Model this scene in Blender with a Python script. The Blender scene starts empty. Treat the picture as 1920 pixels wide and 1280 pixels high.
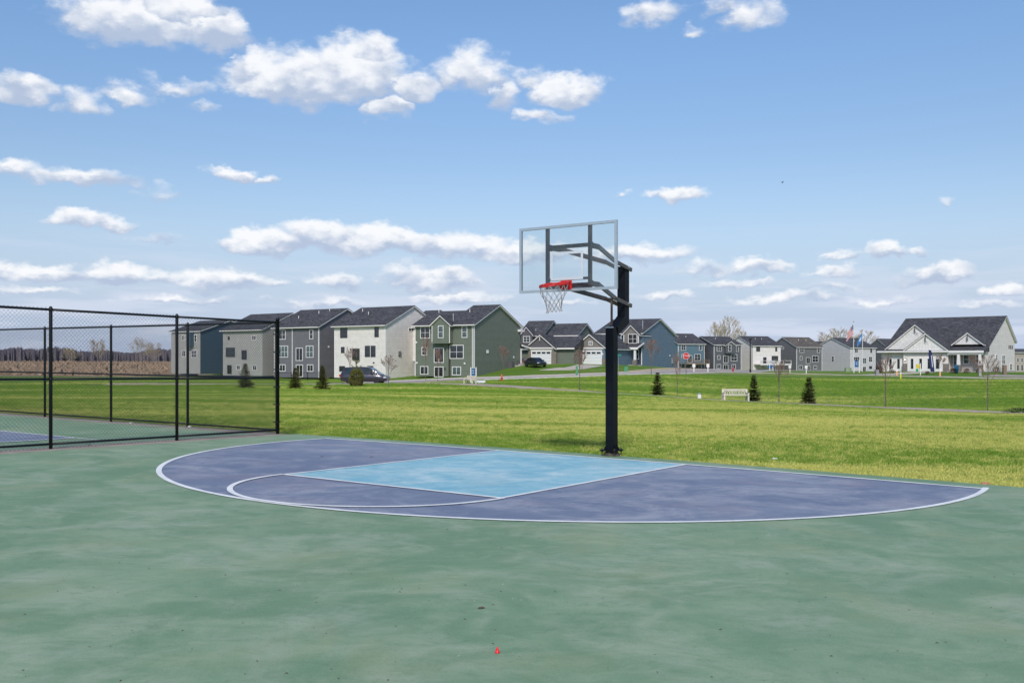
import bpy, math, random
import numpy as np
from mathutils import Vector, Matrix
R = math.radians
rnd = random.Random(7)
sc = bpy.context.scene
col = sc.collection

# ------------------------------------------------------------------ camera
F = 1791.3; CX, CY, CZ, YAW = 8.232, -13.847, 1.641, 0.611      # focal length in photo pixels, eye point
cam_d = bpy.data.cameras.new('camera'); cam = bpy.data.objects.new('camera', cam_d); col.objects.link(cam)
cam.location = (CX, CY, CZ); cam.rotation_euler = (R(90), 0, YAW)
cam_d.lens = 36*F/1920; cam_d.sensor_width = 36; cam_d.shift_y = 34.85/1920
cam_d.clip_start = .1; cam_d.clip_end = 5000
sc.camera = cam
sc.view_settings.view_transform = 'Standard'; sc.view_settings.look = 'None'
sc.view_settings.gamma = 1; sc.view_settings.use_curve_mapping = False
sc.view_settings.exposure = 0.35
RX, RY = math.cos(YAW), math.sin(YAW); FX, FY = -math.sin(YAW), math.cos(YAW)
def at(px, d):                      # plan position at photo column px, distance d in front of the eye
    r = (px-960)/F*d
    return CX+RX*r+FX*d, CY+RY*r+FY*d
def hz(py, d): return CZ+(674.85-py)*d/F

# ------------------------------------------------------------------ sun and sky
SUN_EL = R(40); sa = (-.10*RX-.99*FX, -.10*RY-.99*FY)
SUN_AZ = math.atan2(sa[0], sa[1])
sd = bpy.data.lights.new('sun', 'SUN'); sun = bpy.data.objects.new('sun', sd); col.objects.link(sun)
sd.energy = 2.3; sd.angle = R(9); sd.color = (1, .94, .86)
tosun = Vector((math.sin(SUN_AZ)*math.cos(SUN_EL), math.cos(SUN_AZ)*math.cos(SUN_EL), math.sin(SUN_EL)))
sun.rotation_euler = tosun.to_track_quat('Z', 'Y').to_euler()
world = bpy.data.worlds.new('World'); sc.world = world; world.use_nodes = True
wt = world.node_tree; wt.nodes.clear()

class NT:
    """tiny helper for writing node graphs"""
    def __init__(s, t): s.t = t
    def n(s, typ, ins=None, **kw):
        nd = s.t.nodes.new(typ)
        for k, v in kw.items(): setattr(nd, k, v)
        if ins:
            for k, v in ins.items():
                i = nd.inputs[k]
                if isinstance(v, bpy.types.NodeSocket): s.t.links.new(v, i)
                else: i.default_value = v
        return nd
    def m(s, op, a, b=0., c=0., clamp=False):
        return s.n('ShaderNodeMath', {0: a, 1: b, 2: c}, operation=op, use_clamp=clamp).outputs[0]
    def v(s, op, a, b=(0, 0, 0), c=(0, 0, 0)):
        nd = s.n('ShaderNodeVectorMath', {0: a, 1: b, 2: c}, operation=op)
        return nd.outputs['Value'] if op in ('LENGTH', 'DOT_PRODUCT') else nd.outputs[0]
    def mix(s, f, a, b, mode='MIX'):
        nd = s.n('ShaderNodeMix', data_type='RGBA', blend_type=mode)
        for i, x in ((0, f), (6, a), (7, b)):
            if isinstance(x, bpy.types.NodeSocket): s.t.links.new(x, nd.inputs[i])
            else: nd.inputs[i].default_value = x if i == 0 or len(x) == 4 else (*x, 1)
        return nd.outputs[2]
    def noise(s, vec, scale, detail=4, rough=.55, dim='3D'):
        return s.n('ShaderNodeTexNoise', {'Vector': vec, 'Scale': scale, 'Detail': detail, 'Roughness': rough}, noise_dimensions=dim)
    def ramp(s, f, a, b, lo=0., hi=1.):
        return s.n('ShaderNodeMapRange', {0: f, 1: a, 2: b, 3: lo, 4: hi}, interpolation_type='SMOOTHSTEP').outputs[0]

def build_world():
    N = NT(wt)
    sky = N.n('ShaderNodeTexSky', sky_type='NISHITA', sun_disc=False, sun_elevation=SUN_EL, sun_rotation=SUN_AZ)
    sky.altitude = 0; sky.air_density = 1.15; sky.dust_density = .6; sky.ozone_density = 2.2
    tc = N.n('ShaderNodeTexCoord')
    d = N.v('NORMALIZE', tc.outputs['Generated'])
    fw = N.v('DOT_PRODUCT', d, (FX, FY, 0)); rt = N.v('DOT_PRODUCT', d, (RX, RY, 0)); up = N.v('DOT_PRODUCT', d, (0, 0, 1))
    az = N.m('ARCTAN2', rt, fw); el = N.m('ARCSINE', up)
    P = N.n('ShaderNodeCombineXYZ', {0: N.m('MULTIPLY', az, F/100), 1: N.m('MULTIPLY', el, F/100)}).outputs[0]
    ny = N.v('MULTIPLY', P, (1, 1.7, 1))
    n1 = N.noise(ny, .9, 3, .5, '2D'); n2 = N.noise(ny, 3.2, 5, .6, '2D')
    d1 = N.v('SUBTRACT', n1.outputs['Color'], (.5, .5, .5)); d2 = N.v('SUBTRACT', n2.outputs['Color'], (.5, .5, .5))
    Q = N.v('MULTIPLY_ADD', d1, (.9, .45, 0), P); Q = N.v('MULTIPLY_ADD', d2, (.32, .22, 0), Q)
    # group: one soft ellipse of cloud
    g = bpy.data.node_groups.new('cloud_puff', 'ShaderNodeTree')
    for nm, st, io in (('P', 'NodeSocketVector', 'INPUT'), ('S', 'NodeSocketVector', 'INPUT'), ('O', 'NodeSocketVector', 'INPUT'),
                       ('w', 'NodeSocketFloat', 'INPUT'), ('D', 'NodeSocketFloat', 'INPUT'), ('T', 'NodeSocketFloat', 'INPUT'),
                       ('P', 'NodeSocketVector', 'OUTPUT'), ('D', 'NodeSocketFloat', 'OUTPUT'), ('T', 'NodeSocketFloat', 'OUTPUT')):
        g.interface.new_socket(nm, in_out=io, socket_type=st)
    G = NT(g); gi = g.nodes.new('NodeGroupInput'); go = g.nodes.new('NodeGroupOutput')
    pp = G.v('ADD', gi.outputs['P'], G.m('MULTIPLY', gi.outputs['D'], 1e-7)); g.links.new(pp, go.inputs['P'])     # chained so the puffs are worked out one after another
    v = G.v('MULTIPLY_ADD', pp, gi.outputs['S'], gi.outputs['O'])
    fld = G.m('MULTIPLY', G.m('SUBTRACT', 1., G.v('LENGTH', v)), gi.outputs['w'])
    y = G.n('ShaderNodeSeparateXYZ', {0: v}).outputs[1]
    wgt = G.m('MULTIPLY_ADD', G.m('SUBTRACT', fld, gi.outputs['D']), 6., .5, True)
    g.links.new(G.m('SMOOTH_MAX', fld, gi.outputs['D'], .12), go.inputs['D'])
    tm = G.m('MULTIPLY_ADD', wgt, G.m('SUBTRACT', y, gi.outputs['T']), gi.outputs['T'])
    g.links.new(tm, go.inputs['T'])
    puffs = [(250,45,160,58,1),(400,58,75,42,.9),(330,15,110,40,1),
        (560,150,140,62,1),(480,128,52,46,1),(660,140,110,66,1),(690,105,60,40,.8),(778,170,52,34,.9),(725,200,60,30,.7),
        (885,135,75,52,.72),(935,180,40,40,.6),(825,150,60,36,.45),(1065,172,80,32,.9),(1000,155,60,22,.45),(1010,214,60,18,.5),
        (35,172,65,30,.8),(150,196,60,26,.55),(245,180,60,22,.5),(340,168,95,22,.38),(378,208,46,14,.3),
        (40,318,80,20,.6),(140,332,120,20,.65),(290,362,60,18,.25),(440,327,52,18,.85),(490,341,34,8,.5),
        (150,412,72,22,.8),(215,415,50,16,.7),(290,448,45,14,.3),
        (500,455,110,30,.95),(600,445,110,36,1),(700,455,110,34,1),(790,462,100,32,.95),(880,468,100,30,.9),(980,472,110,26,.8),(1190,480,130,24,.75),
        (1280,363,62,18,.85),(1170,368,18,9,.4),(1212,28,62,30,.6),(1400,32,75,42,.5),(1340,12,46,18,.4),(1302,50,24,14,.4),(1772,381,24,10,.35),
        (1660,473,46,20,.8),(1715,478,22,10,.4),(1572,480,34,12,.4),(1576,508,44,14,.6),(1750,518,86,22,.8),(1900,540,60,20,.7),(1430,500,80,18,.7),(1330,505,80,16,.4),
        (100,515,90,22,.7),(215,514,90,26,.85),(310,522,60,20,.6),(440,530,120,24,.75),(632,530,50,20,.6),(800,524,100,28,.85),(850,560,110,18,.6),
        (1250,555,70,14,.5),(1470,560,100,16,.5),(1650,565,90,14,.4),(60,548,90,14,.5),(330,562,110,13,.45),(600,570,120,12,.4),(1060,565,70,12,.45),(1140,540,60,12,.4),(1380,530,80,14,.5),(1860,575,90,12,.45),(1560,540,70,12,.4),(10,510,50,24,.6)]
    D = None; T = None
    for (x, y, rx, ry, w) in puffs:
        a = math.atan((x-960)/F); e = math.atan((674.85-y)/F*math.cos(a))
        cx_, cy_ = a*F/100, e*F/100; ca = math.cos(a)
        sx = 100/(rx*1.12*ca*ca); sy = 100/(ry*1.12*ca)
        nd = N.n('ShaderNodeGroup', node_tree=g)
        wt.links.new(Q, nd.inputs['P']); nd.inputs['S'].default_value = (sx, sy, 0); nd.inputs['O'].default_value = (-cx_*sx, -cy_*sy, 0)
        nd.inputs['w'].default_value = w
        if D is None: nd.inputs['D'].default_value = -1.; nd.inputs['T'].default_value = 0.
        else: wt.links.new(D, nd.inputs['D']); wt.links.new(T, nd.inputs['T'])
        D, T, Q = nd.outputs['D'], nd.outputs['T'], nd.outputs['P']
    # the rest of the sky round about carries the same kind of scattered cloud
    ng = N.noise(N.v('MULTIPLY', P, (1, 2.2, 1)), .22, 6, .55, '2D').outputs[0]
    away = N.ramp(N.m('ABSOLUTE', az), .60, .75)
    Dg = N.m('MULTIPLY_ADD', N.m('SUBTRACT', ng, .56), 3., 0.)
    Dg = N.m('SUBTRACT', Dg, N.m('MULTIPLY', N.m('SUBTRACT', 1., away), 3.))
    high = N.m('MULTIPLY', N.ramp(el, .42, .6), N.m('SUBTRACT', 1., away))
    D = N.m('MAXIMUM', D, Dg)
    fine = N.m('SUBTRACT', N.noise(ny, 7., 5, .6, '2D').outputs[0], .5)
    base = N.m('MULTIPLY', N.ramp(T, -.15, -.9), .22)
    Da = N.m('SUBTRACT', N.m('MULTIPLY_ADD', fine, .17, D), base)
    vor = N.n('ShaderNodeTexVoronoi', {'Vector': N.v('MULTIPLY_ADD', d2, (.35, .35, 0), ny), 'Scale': 2.6, 'Smoothness': .35}, voronoi_dimensions='2D', feature='SMOOTH_F1').outputs['Distance']
    bil = N.m('SUBTRACT', .36, vor)
    Da = N.m('MULTIPLY_ADD', bil, .20, Da)
    alpha = N.ramp(Da, -.02, .42)
    lit = N.m('MULTIPLY_ADD', N.m('SUBTRACT', n2.outputs[0], .5), .75, T)
    lit = N.m('MULTIPLY_ADD', N.m('SUBTRACT', n1.outputs[0], .5), 1.2, lit)
    lit = N.m('MULTIPLY_ADD', bil, .50, lit)
    lit = N.ramp(lit, -.55, .48)
    cc = N.mix(lit, (3.7, 4.4, 5.7), (7.6, 7.7, 7.9))
    # thin bands of stratus low over the horizon
    sn = N.noise(N.v('MULTIPLY', P, (.35, 3.2, 1)), 1.0, 5, .55, '2D').outputs[0]
    lowm = N.ramp(el, .15, .03)
    s_a = N.m('MULTIPLY', N.ramp(sn, .42, .66), N.m('MULTIPLY', lowm, .8))
    # sky colour; far low air is a little milky
    hs = N.v('MULTIPLY', sky.outputs[0], (.86, .99, 1.13))
    hs = N.mix(N.ramp(el, .36, .17), hs, N.v('MULTIPLY', hs, (.98, .88, .85)))
    clear = N.mix(N.ramp(el, .21, .0, 0, .94), hs, (3.75, 4.5, 6.1))
    c1 = N.mix(s_a, clear, (5.3, 5.8, 6.9))
    c2 = N.mix(N.m('MULTIPLY', alpha, .96), c1, cc)
    bg = N.n('ShaderNodeBackground', {'Color': c2, 'Strength': .10})
    out = wt.nodes.new('ShaderNodeOutputWorld'); wt.links.new(bg.outputs[0], out.inputs[0])
build_world()
world.cycles.sampling_method = 'MANUAL'; world.cycles.sample_map_resolution = 512

# ------------------------------------------------------------------ materials
MATS = {}
def pmat(name, c, rough=.6, metal=0., vary=.12, vscale=6., bump=0., bscale=60., spec=.5, coat=0.):
    if name in MATS: return MATS[name]
    m = bpy.data.materials.new(name); m.use_nodes = True; N = NT(m.node_tree)
    b = m.node_tree.nodes['Principled BSDF']
    tc = N.n('ShaderNodeTexCoord').outputs['Object']
    ns = N.noise(tc, vscale, 5, .6).outputs[0]
    k = N.ramp(ns, .25, .75, 1-vary, 1+vary)
    cc = N.v('SCALE', (0, 0, 0)); nd = m.node_tree.nodes[-1]
    nd.inputs[0].default_value = c; m.node_tree.links.new(k, nd.inputs['Scale'])
    m.node_tree.links.new(cc, b.inputs['Base Color'])
    m.node_tree.links.new(N.ramp(ns, .2, .8, max(0, rough-.08), min(1, rough+.08)), b.inputs['Roughness'])
    b.inputs['Metallic'].default_value = metal; b.inputs['Specular IOR Level'].default_value = spec; b.inputs['Coat Weight'].default_value = coat
    if bump:
        bn = N.noise(tc, bscale, 3).outputs[0]
        m.node_tree.links.new(N.n('ShaderNodeBump', {'Height': bn, 'Strength': bump, 'Distance': .02}).outputs[0], b.inputs['Normal'])
    MATS[name] = m; return m
def siding(name, c, period=.17):
    if name in MATS: return MATS[name]
    m = bpy.data.materials.new(name); m.use_nodes = True; N = NT(m.node_tree); t = m.node_tree
    b = t.nodes['Principled BSDF']; tc = N.n('ShaderNodeTexCoord').outputs['Object']
    z = N.n('ShaderNodeSeparateXYZ', {0: tc}).outputs[2]
    f = N.m('FRACT', N.m('DIVIDE', z, period))
    row = N.m('FLOOR', N.m('DIVIDE', z, period))
    ns = N.noise(tc, 1.3, 4).outputs[0]
    rn = N.n('ShaderNodeTexWhiteNoise', {'W': row}, noise_dimensions='1D').outputs[0]
    k = N.m('ADD', N.ramp(ns, .25, .75, .93, 1.07), N.m('MULTIPLY_ADD', rn, .08, -.04))
    k = N.m('MULTIPLY', k, N.ramp(f, .90, 1., 1., .72))
    nd = N.n('ShaderNodeVectorMath', {0: c, 'Scale': k}, operation='SCALE')
    t.links.new(nd.outputs[0], b.inputs['Base Color']); b.inputs['Roughness'].default_value = .6
    t.links.new(N.n('ShaderNodeBump', {'Height': N.m('SUBTRACT', 1., f), 'Strength': .6, 'Distance': .02}).outputs[0], b.inputs['Normal'])
    MATS[name] = m; return m
def batten(name, c):
    if name in MATS: return MATS[name]
    m = bpy.data.materials.new(name); m.use_nodes = True; N = NT(m.node_tree); t = m.node_tree
    b = t.nodes['Principled BSDF']; tc = N.n('ShaderNodeTexCoord').outputs['Object']
    ns = N.noise(tc, 3., 4).outputs[0]
    nd = N.n('ShaderNodeVectorMath', {0: c, 'Scale': N.ramp(ns, .25, .75, .9, 1.1)}, operation='SCALE')
    t.links.new(nd.outputs[0], b.inputs['Base Color']); b.inputs['Roughness'].default_value = .65
    MATS[name] = m; return m
def shingle(name, c):
    if name in MATS: return MATS[name]
    m = bpy.data.materials.new(name); m.use_nodes = True; N = NT(m.node_tree); t = m.node_tree
    b = t.nodes['Principled BSDF']; tc = N.n('ShaderNodeTexCoord').outputs['Object']
    z = N.n('ShaderNodeSeparateXYZ', {0: tc}); row = N.m('FLOOR', N.m('MULTIPLY', z.outputs[2], 14.))
    tab = N.m('FLOOR', N.m('MULTIPLY', N.m('ADD', N.m('ADD', z.outputs[0], z.outputs[1]), N.m('MULTIPLY', row, .137)), 3.2))
    cell = N.n('ShaderNodeCombineXYZ', {0: row, 1: tab}).outputs[0]
    wn = N.n('ShaderNodeTexWhiteNoise', {0: cell}, noise_dimensions='3D').outputs[0]
    big = N.noise(tc, .5, 3).outputs[0]
    k = N.m('MULTIPLY', N.ramp(wn, 0., 1., .62, 1.42), N.ramp(big, .3, .7, .88, 1.12))
    nd = N.n('ShaderNodeVectorMath', {0: c, 'Scale': k}, operation='SCALE')
    t.links.new(nd.outputs[0], b.inputs['Base Color']); b.inputs['Roughness'].default_value = .9
    b.inputs['Specular IOR Level'].default_value = .25
    MATS[name] = m; return m
def glassmat(name, c=(.02, .025, .03), rough=.05):
    if name in MATS: return MATS[name]
    m = bpy.data.materials.new(name); m.use_nodes = True; b = m.node_tree.nodes['Principled BSDF']; N = NT(m.node_tree)
    tc = N.n('ShaderNodeTexCoord').outputs['Object']
    ns = N.noise(tc, 1.1, 2).outputs[0]
    nd = N.n('ShaderNodeVectorMath', {0: c, 'Scale': N.ramp(ns, .35, .65, .4, 1.9)}, operation='SCALE')
    m.node_tree.links.new(nd.outputs[0], b.inputs['Base Color'])
    b.inputs['Roughness'].default_value = rough; b.inputs['Specular IOR Level'].default_value = .8
    m.node_tree.links.new(N.n('ShaderNodeBump', {'Height': ns, 'Strength': .15, 'Distance': .1}).outputs[0], b.inputs['Normal'])
    MATS[name] = m; return m

TRIM = pmat('white_trim', (.79, .755, .735), .5, vary=.04)
GLASS = glassmat('window_glass')
ROOF = shingle('charcoal_shingle', (.066, .065, .071))
ROOFB = shingle('brown_shingle', (.115, .100, .088))
BLACK = pmat('black_powder_coat', (.006, .006, .008), .5, vary=.25, vscale=9)
BRONZE = pmat('dark_bronze_metal', (.095, .080, .074), .42, .3, vary=.3, vscale=12)
CONC = pmat('concrete', (.40, .37, .33), .85, vary=.16, vscale=1.4, bump=.3)
STONE = pmat('rubble_stone', (.20, .17, .15), .85, vary=.5, vscale=7, bump=.8, bscale=20)
GALV = pmat('aluminium', (.50, .55, .58), .38, .55, vary=.06)
STEEL = pmat('galvanised_steel', (.42, .42, .42), .45, .6)
WOODT = pmat('treated_timber', (.20, .14, .09), .8, vary=.3, vscale=9)

# ------------------------------------------------------------------ mesh helpers
class MB:
    def __init__(s): s.v = []; s.f = []
    def add(s, vs, fs):
        o = len(s.v); s.v += [tuple(p) for p in vs]; s.f += [tuple(i+o for i in f) for f in fs]; return s
    def box(s, x0, y0, z0, x1, y1, z1):
        return s.add([(x0,y0,z0),(x1,y0,z0),(x1,y1,z0),(x0,y1,z0),(x0,y0,z1),(x1,y0,z1),(x1,y1,z1),(x0,y1,z1)],
                     [(0,3,2,1),(4,5,6,7),(0,1,5,4),(1,2,6,5),(2,3,7,6),(3,0,4,7)])
    def cbox(s, c, sz): return s.box(c[0]-sz[0]/2, c[1]-sz[1]/2, c[2]-sz[2]/2, c[0]+sz[0]/2, c[1]+sz[1]/2, c[2]+sz[2]/2)
    def tube(s, p, q, r0, r1=None, n=6, cap=True):
        r1 = r0 if r1 is None else r1
        p = Vector(p); q = Vector(q); d = (q-p)
        if d.length < 1e-6: return s
        d.normalize(); a = d.cross(Vector((0, 0, 1)))
        if a.length < .05: a = d.cross(Vector((1, 0, 0)))
        a.normalize(); b = d.cross(a); o = len(s.v)
        for (c, r) in ((p, r0), (q, r1)):
            for i in range(n):
                t = 2*math.pi*i/n; s.v.append(tuple(c+a*(r*math.cos(t))+b*(r*math.sin(t))))
        for i in range(n):
            j = (i+1) % n; s.f.append((o+i, o+j, o+n+j, o+n+i))
        if cap: s.f.append(tuple(o+i for i in reversed(range(n)))); s.f.append(tuple(o+n+i for i in range(n)))
        return s
    def beam(s, p, q, w, h, up=(0, 0, 1)):      # rectangular bar between two points
        p = Vector(p); q = Vector(q); d = (q-p).normalized(); u = Vector(up)
        a = d.cross(u); a.normalize(); b = a.cross(d); vs = []
        for c in (p, q):
            for (i, j) in ((-1, -1), (1, -1), (1, 1), (-1, 1)): vs.append(c+a*(i*w/2)+b*(j*h/2))
        return s.add(vs, [(0,1,2,3),(7,6,5,4),(0,4,5,1),(1,5,6,2),(2,6,7,3),(3,7,4,0)])
    def prism(s, pts, t0, t1, axis='x'):        # closed polygon in (s,z), extruded along an axis
        n = len(pts)
        mk = {'x': lambda t, p: (t, p[0], p[1]), 'y': lambda t, p: (p[0], t, p[1]), 'z': lambda t, p: (p[0], p[1], t)}[axis]
        vs = [mk(t0, p) for p in pts]+[mk(t1, p) for p in pts]
        return s.add(vs, [tuple(range(n))[::-1], tuple(range(n, 2*n))]+[(i, (i+1) % n, n+(i+1) % n, n+i) for i in range(n)])
    def lathe(s, prof, n=12, c=(0, 0, 0)):
        o = len(s.v)
        for (r, z) in prof:
            for i in range(n):
                t = 2*math.pi*i/n; s.v.append((c[0]+r*math.cos(t), c[1]+r*math.sin(t), c[2]+z))
        for k in range(len(prof)-1):
            for i in range(n):
                j = (i+1) % n; s.f.append((o+k*n+i, o+k*n+j, o+(k+1)*n+j, o+(k+1)*n+i))
        s.f.append(tuple(o+i for i in reversed(range(n)))); s.f.append(tuple(o+(len(prof)-1)*n+i for i in range(n)))
        return s
    def mesh(s, name, mat, smooth=False, fix=True):
        me = bpy.data.meshes.new(name); me.from_pydata(s.v, [], s.f)
        if fix:
            import bmesh
            bm = bmesh.new(); bm.from_mesh(me); bmesh.ops.recalc_face_normals(bm, faces=bm.faces); bm.to_mesh(me); bm.free()
        if mat: me.materials.append(mat)
        if smooth: me.polygons.foreach_set('use_smooth', [True]*len(me.polygons))
        me.update(); return me
    def obj(s, name, mat, parent=None, smooth=False, fix=True, loc=None):
        return link(name, s.mesh(name, mat, smooth, fix), parent, loc)
def link(name, me, parent=None, loc=None, rot=None):
    o = bpy.data.objects.new(name, me); col.objects.link(o)
    if parent: o.parent = parent
    if loc: o.location = loc
    if rot: o.rotation_euler = rot
    return o
def tag(o, label=None, cat=None, group=None, kind=None):
    if label: o['label'] = label
    if cat: o['category'] = cat
    if group: o['group'] = group
    if kind: o['kind'] = kind
    return o
def thing(name, label, cat, loc=(0, 0, 0), rz=0, group=None):
    o = bpy.data.objects.new(name, None); col.objects.link(o); o.location = loc; o.rotation_euler = (0, 0, rz)
    o.empty_display_size = .2
    return tag(o, label, cat, group)
def copy_tree(o, parent=None):
    c = o.copy(); col.objects.link(c)
    if parent: c.parent = parent
    for ch in list(o.children): copy_tree(ch, c)
    return c
def textmesh(txt, size):
    cu = bpy.data.curves.new('lettering', 'FONT'); cu.body = txt; cu.size = size; cu.align_x = 'CENTER'; cu.align_y = 'CENTER'; cu.extrude = .004
    o = bpy.data.objects.new('lettering', cu); col.objects.link(o)
    me = bpy.data.meshes.new_from_object(o.evaluated_get(bpy.context.evaluated_depsgraph_get())); bpy.data.objects.remove(o); return me

# ------------------------------------------------------------------ terrain
def plane(x, y): return -.005*x-.012*y
ctl = []
def cp(px, d, py=None, z=None):
    x, y = at(px, d); ctl.append((x, y, hz(py, d) if z is None else z))
for a in ((1920,45,775),(1620,52,762),(1378,62,752),(1180,72,740),(1040,82,731),(900,92,723),(740,98,718),(605,75,731),(460,80,728),(200,80,728),
          (690,101,719.5),(300,105,716),(723,150,709),(627,163,709),(550,166,708),(492,182,705),(376,205,702),(889,143,706),(778,152,707.5),
          (980,158,683),(800,166,694),(1013,155,682.5),(1060,156,682.5),(1105,152,683.5),(940,105,715),(1134,112,707.5),(940,124,706),(1134,130,700),
          (1227,120,702),(1227,136,695.5),(1300,130,699.5),(1380,150,698),(1203,166,686),(1259,182,692),(1160,160,684),
          (1270,268,694.5),(1340,270,695),(1412,278,696),(1494,288,697),(1595,295,697),(1470,150,700.5),(1640,138,704),(1750,130,707),(1920,120,710),
          (1657,155,697),(1847,148,697),(1903,158,699),(150,210,698),(0,200,699)): cp(a[0], a[1], py=a[2])
for a in ((1920,70,-1.9),(1920,86,-1.6),(1620,75,-2.15),(1620,95,-1.6),(1378,84,-1.9),(1378,106,-1.15),(1233,90,-1.25),(1233,107,-.65),(1920,104,-1.05),
          (2300,60,-1.2),(2300,120,-.8),(0,500,.55),(-600,500,.5),(400,500,.4),(-600,250,-1),(-600,100,-1),(-600,50,-.3),(1000,500,-.5),(1500,500,-2),(2100,500,-2.),
          (2400,250,-1.5),(0,60,-.5),(400,52,-.30),(900,50,-.33),(1300,40,-.36)): cp(a[0], a[1], z=a[2])
for gx in range(-24, 30, 9):
    for gy in range(-40, 22, 9): ctl.append((gx, gy, plane(gx, gy)))
for t in range(0, 360, 30):
    ctl.append((1500*math.cos(R(t)), 1500*math.sin(R(t)), .9 if 90 < t < 200 else -1.5))
ctl = np.array(ctl)
def phi(r): return -np.sqrt(r*r+60.)
_A = phi(np.hypot(ctl[:, None, 0]-ctl[None, :, 0], ctl[:, None, 1]-ctl[None, :, 1]))
_n = len(ctl); _M = np.zeros((_n+1, _n+1)); _M[:_n, :_n] = _A+np.eye(_n)*.4; _M[_n, :_n] = 1; _M[:_n, _n] = 1
_w = np.linalg.solve(_M, np.append(ctl[:, 2], 0))
def rbf(x, y):
    x = np.atleast_1d(x).astype(float); y = np.atleast_1d(y).astype(float); out = np.empty(len(x))
    for i in range(0, len(x), 20000):
        out[i:i+20000] = phi(np.hypot(x[i:i+20000, None]-ctl[None, :, 0], y[i:i+20000, None]-ctl[None, :, 1]))@_w[:_n]+_w[_n]
    return out
def sstep(a, b, t): t = np.clip((t-a)/(b-a), 0, 1); return t*t*(3-2*t)
def axis_coords(lo, hi, a, b, step):
    mid = list(np.arange(a, b+.01, step)); out = []; s = step; v = a
    while v > lo: s *= 1.25; v -= s; out.append(v)
    res = out[::-1]+mid; s = step; v = mid[-1]
    while v < hi: s *= 1.25; v += s; res.append(v)
    return np.array(res)
GXS = axis_coords(-2600, 2600, -125, 110, 1.5); GYS = axis_coords(-400, 2600, -12, 200, 1.5)
_gx, _gy = np.meshgrid(GXS, GYS, indexing='ij')
_z = rbf(_gx.ravel(), _gy.ravel()).reshape(_gx.shape)
_w2 = sstep(20, 34, np.hypot(_gx-0, _gy+4))
_nr = np.random.RandomState(3)
def vnoise(x, y, s, seed):
    q = np.random.RandomState(seed).rand(64, 64); u = x/s; v = y/s; i = np.floor(u).astype(int); j = np.floor(v).astype(int)
    fu = u-i; fv = v-j; fu = fu*fu*(3-2*fu); fv = fv*fv*(3-2*fv); g = lambda a, b: q[a % 64, b % 64]
    return (g(i, j)*(1-fu)+g(i+1, j)*fu)*(1-fv)+(g(i, j+1)*(1-fu)+g(i+1, j+1)*fu)*fv-.5
_z = _z+(vnoise(_gx, _gy, 7., 1)*.10+vnoise(_gx, _gy, 3., 2)*.05)*_w2
GZ = (plane(_gx, _gy)-.03)*(1-_w2)+_z*_w2
def tz(x, y):
    i = min(max(int(np.searchsorted(GXS, x))-1, 0), len(GXS)-2); j = min(max(int(np.searchsorted(GYS, y))-1, 0), len(GYS)-2)
    u = (x-GXS[i])/(GXS[i+1]-GXS[i]); v = (y-GYS[j])/(GYS[j+1]-GYS[j])
    return float((GZ[i, j]*(1-u)+GZ[i+1, j]*u)*(1-v)+(GZ[i, j+1]*(1-u)+GZ[i+1, j+1]*u)*v)

def lawn_colour(N, pos):
    """grass tint from its place on the ground: mown bands of fresh and of straw-coloured turf"""
    s = N.v('MULTIPLY', pos, (1, 1, 0))
    # mowing bands roughly along the court's end line
    a = N.v('DOT_PRODUCT', s, (-.48, .877, 0)); b = N.v('DOT_PRODUCT', s, (.877, .48, 0))
    st = N.n('ShaderNodeCombineXYZ', {0: N.m('MULTIPLY', b, .25), 1: a}).outputs[0]
    n_big = N.noise(st, .11, 4, .55).outputs[0]
    n_mid = N.noise(st, .6, 4, .6).outputs[0]
    n_fine = N.noise(s, 5., 4, .7).outputs[0]
    n_m2 = N.noise(s, 1.7, 4, .65).outputs[0]
    k = N.m('ADD', N.m('MULTIPLY_ADD', n_big, 1.25, -.25), N.m('MULTIPLY_ADD', n_mid, .45, N.m('MULTIPLY_ADD', n_fine, .65, N.m('MULTIPLY_ADD', n_m2, .6, -.125))))
    # the turf near the court is the driest, the slope beyond the trail the freshest
    far = N.v('LENGTH', N.v('SUBTRACT', s, (2., -2., 0.)))
    k = N.m('SUBTRACT', k, N.m('MULTIPLY_ADD', N.ramp(far, 12., 66.), .17, -.05))
    return N.ramp(k, .93, 1.28), n_fine
def lawn_material():
    m = bpy.data.materials.new('lawn_turf'); m.use_nodes = True; t = m.node_tree; N = NT(t); b = t.nodes['Principled BSDF']
    pos = N.n('ShaderNodeNewGeometry').outputs['Position']
    k, fine = lawn_colour(N, pos)
    c = N.mix(k, (.118, .225, .024), (.40, .41, .105))
    vf = N.noise(pos, 28., 3, .7).outputs[0]
    c = N.mix(N.ramp(vf, .35, .7, 0, .55), c, (.060, .105, .014))
    t.links.new(c, b.inputs['Base Color']); b.inputs['Roughness'].default_value = .9; b.inputs['Specular IOR Level'].default_value = .15
    bn = N.m('ADD', N.noise(pos, 18., 4, .7).outputs[0], N.m('MULTIPLY', N.noise(pos, 2.5, 4, .6).outputs[0], 1.5))
    t.links.new(N.n('ShaderNodeBump', {'Height': bn, 'Strength': .8, 'Distance': .08}).outputs[0], b.inputs['Normal'])
    return m
LAWN = lawn_material()
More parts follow.
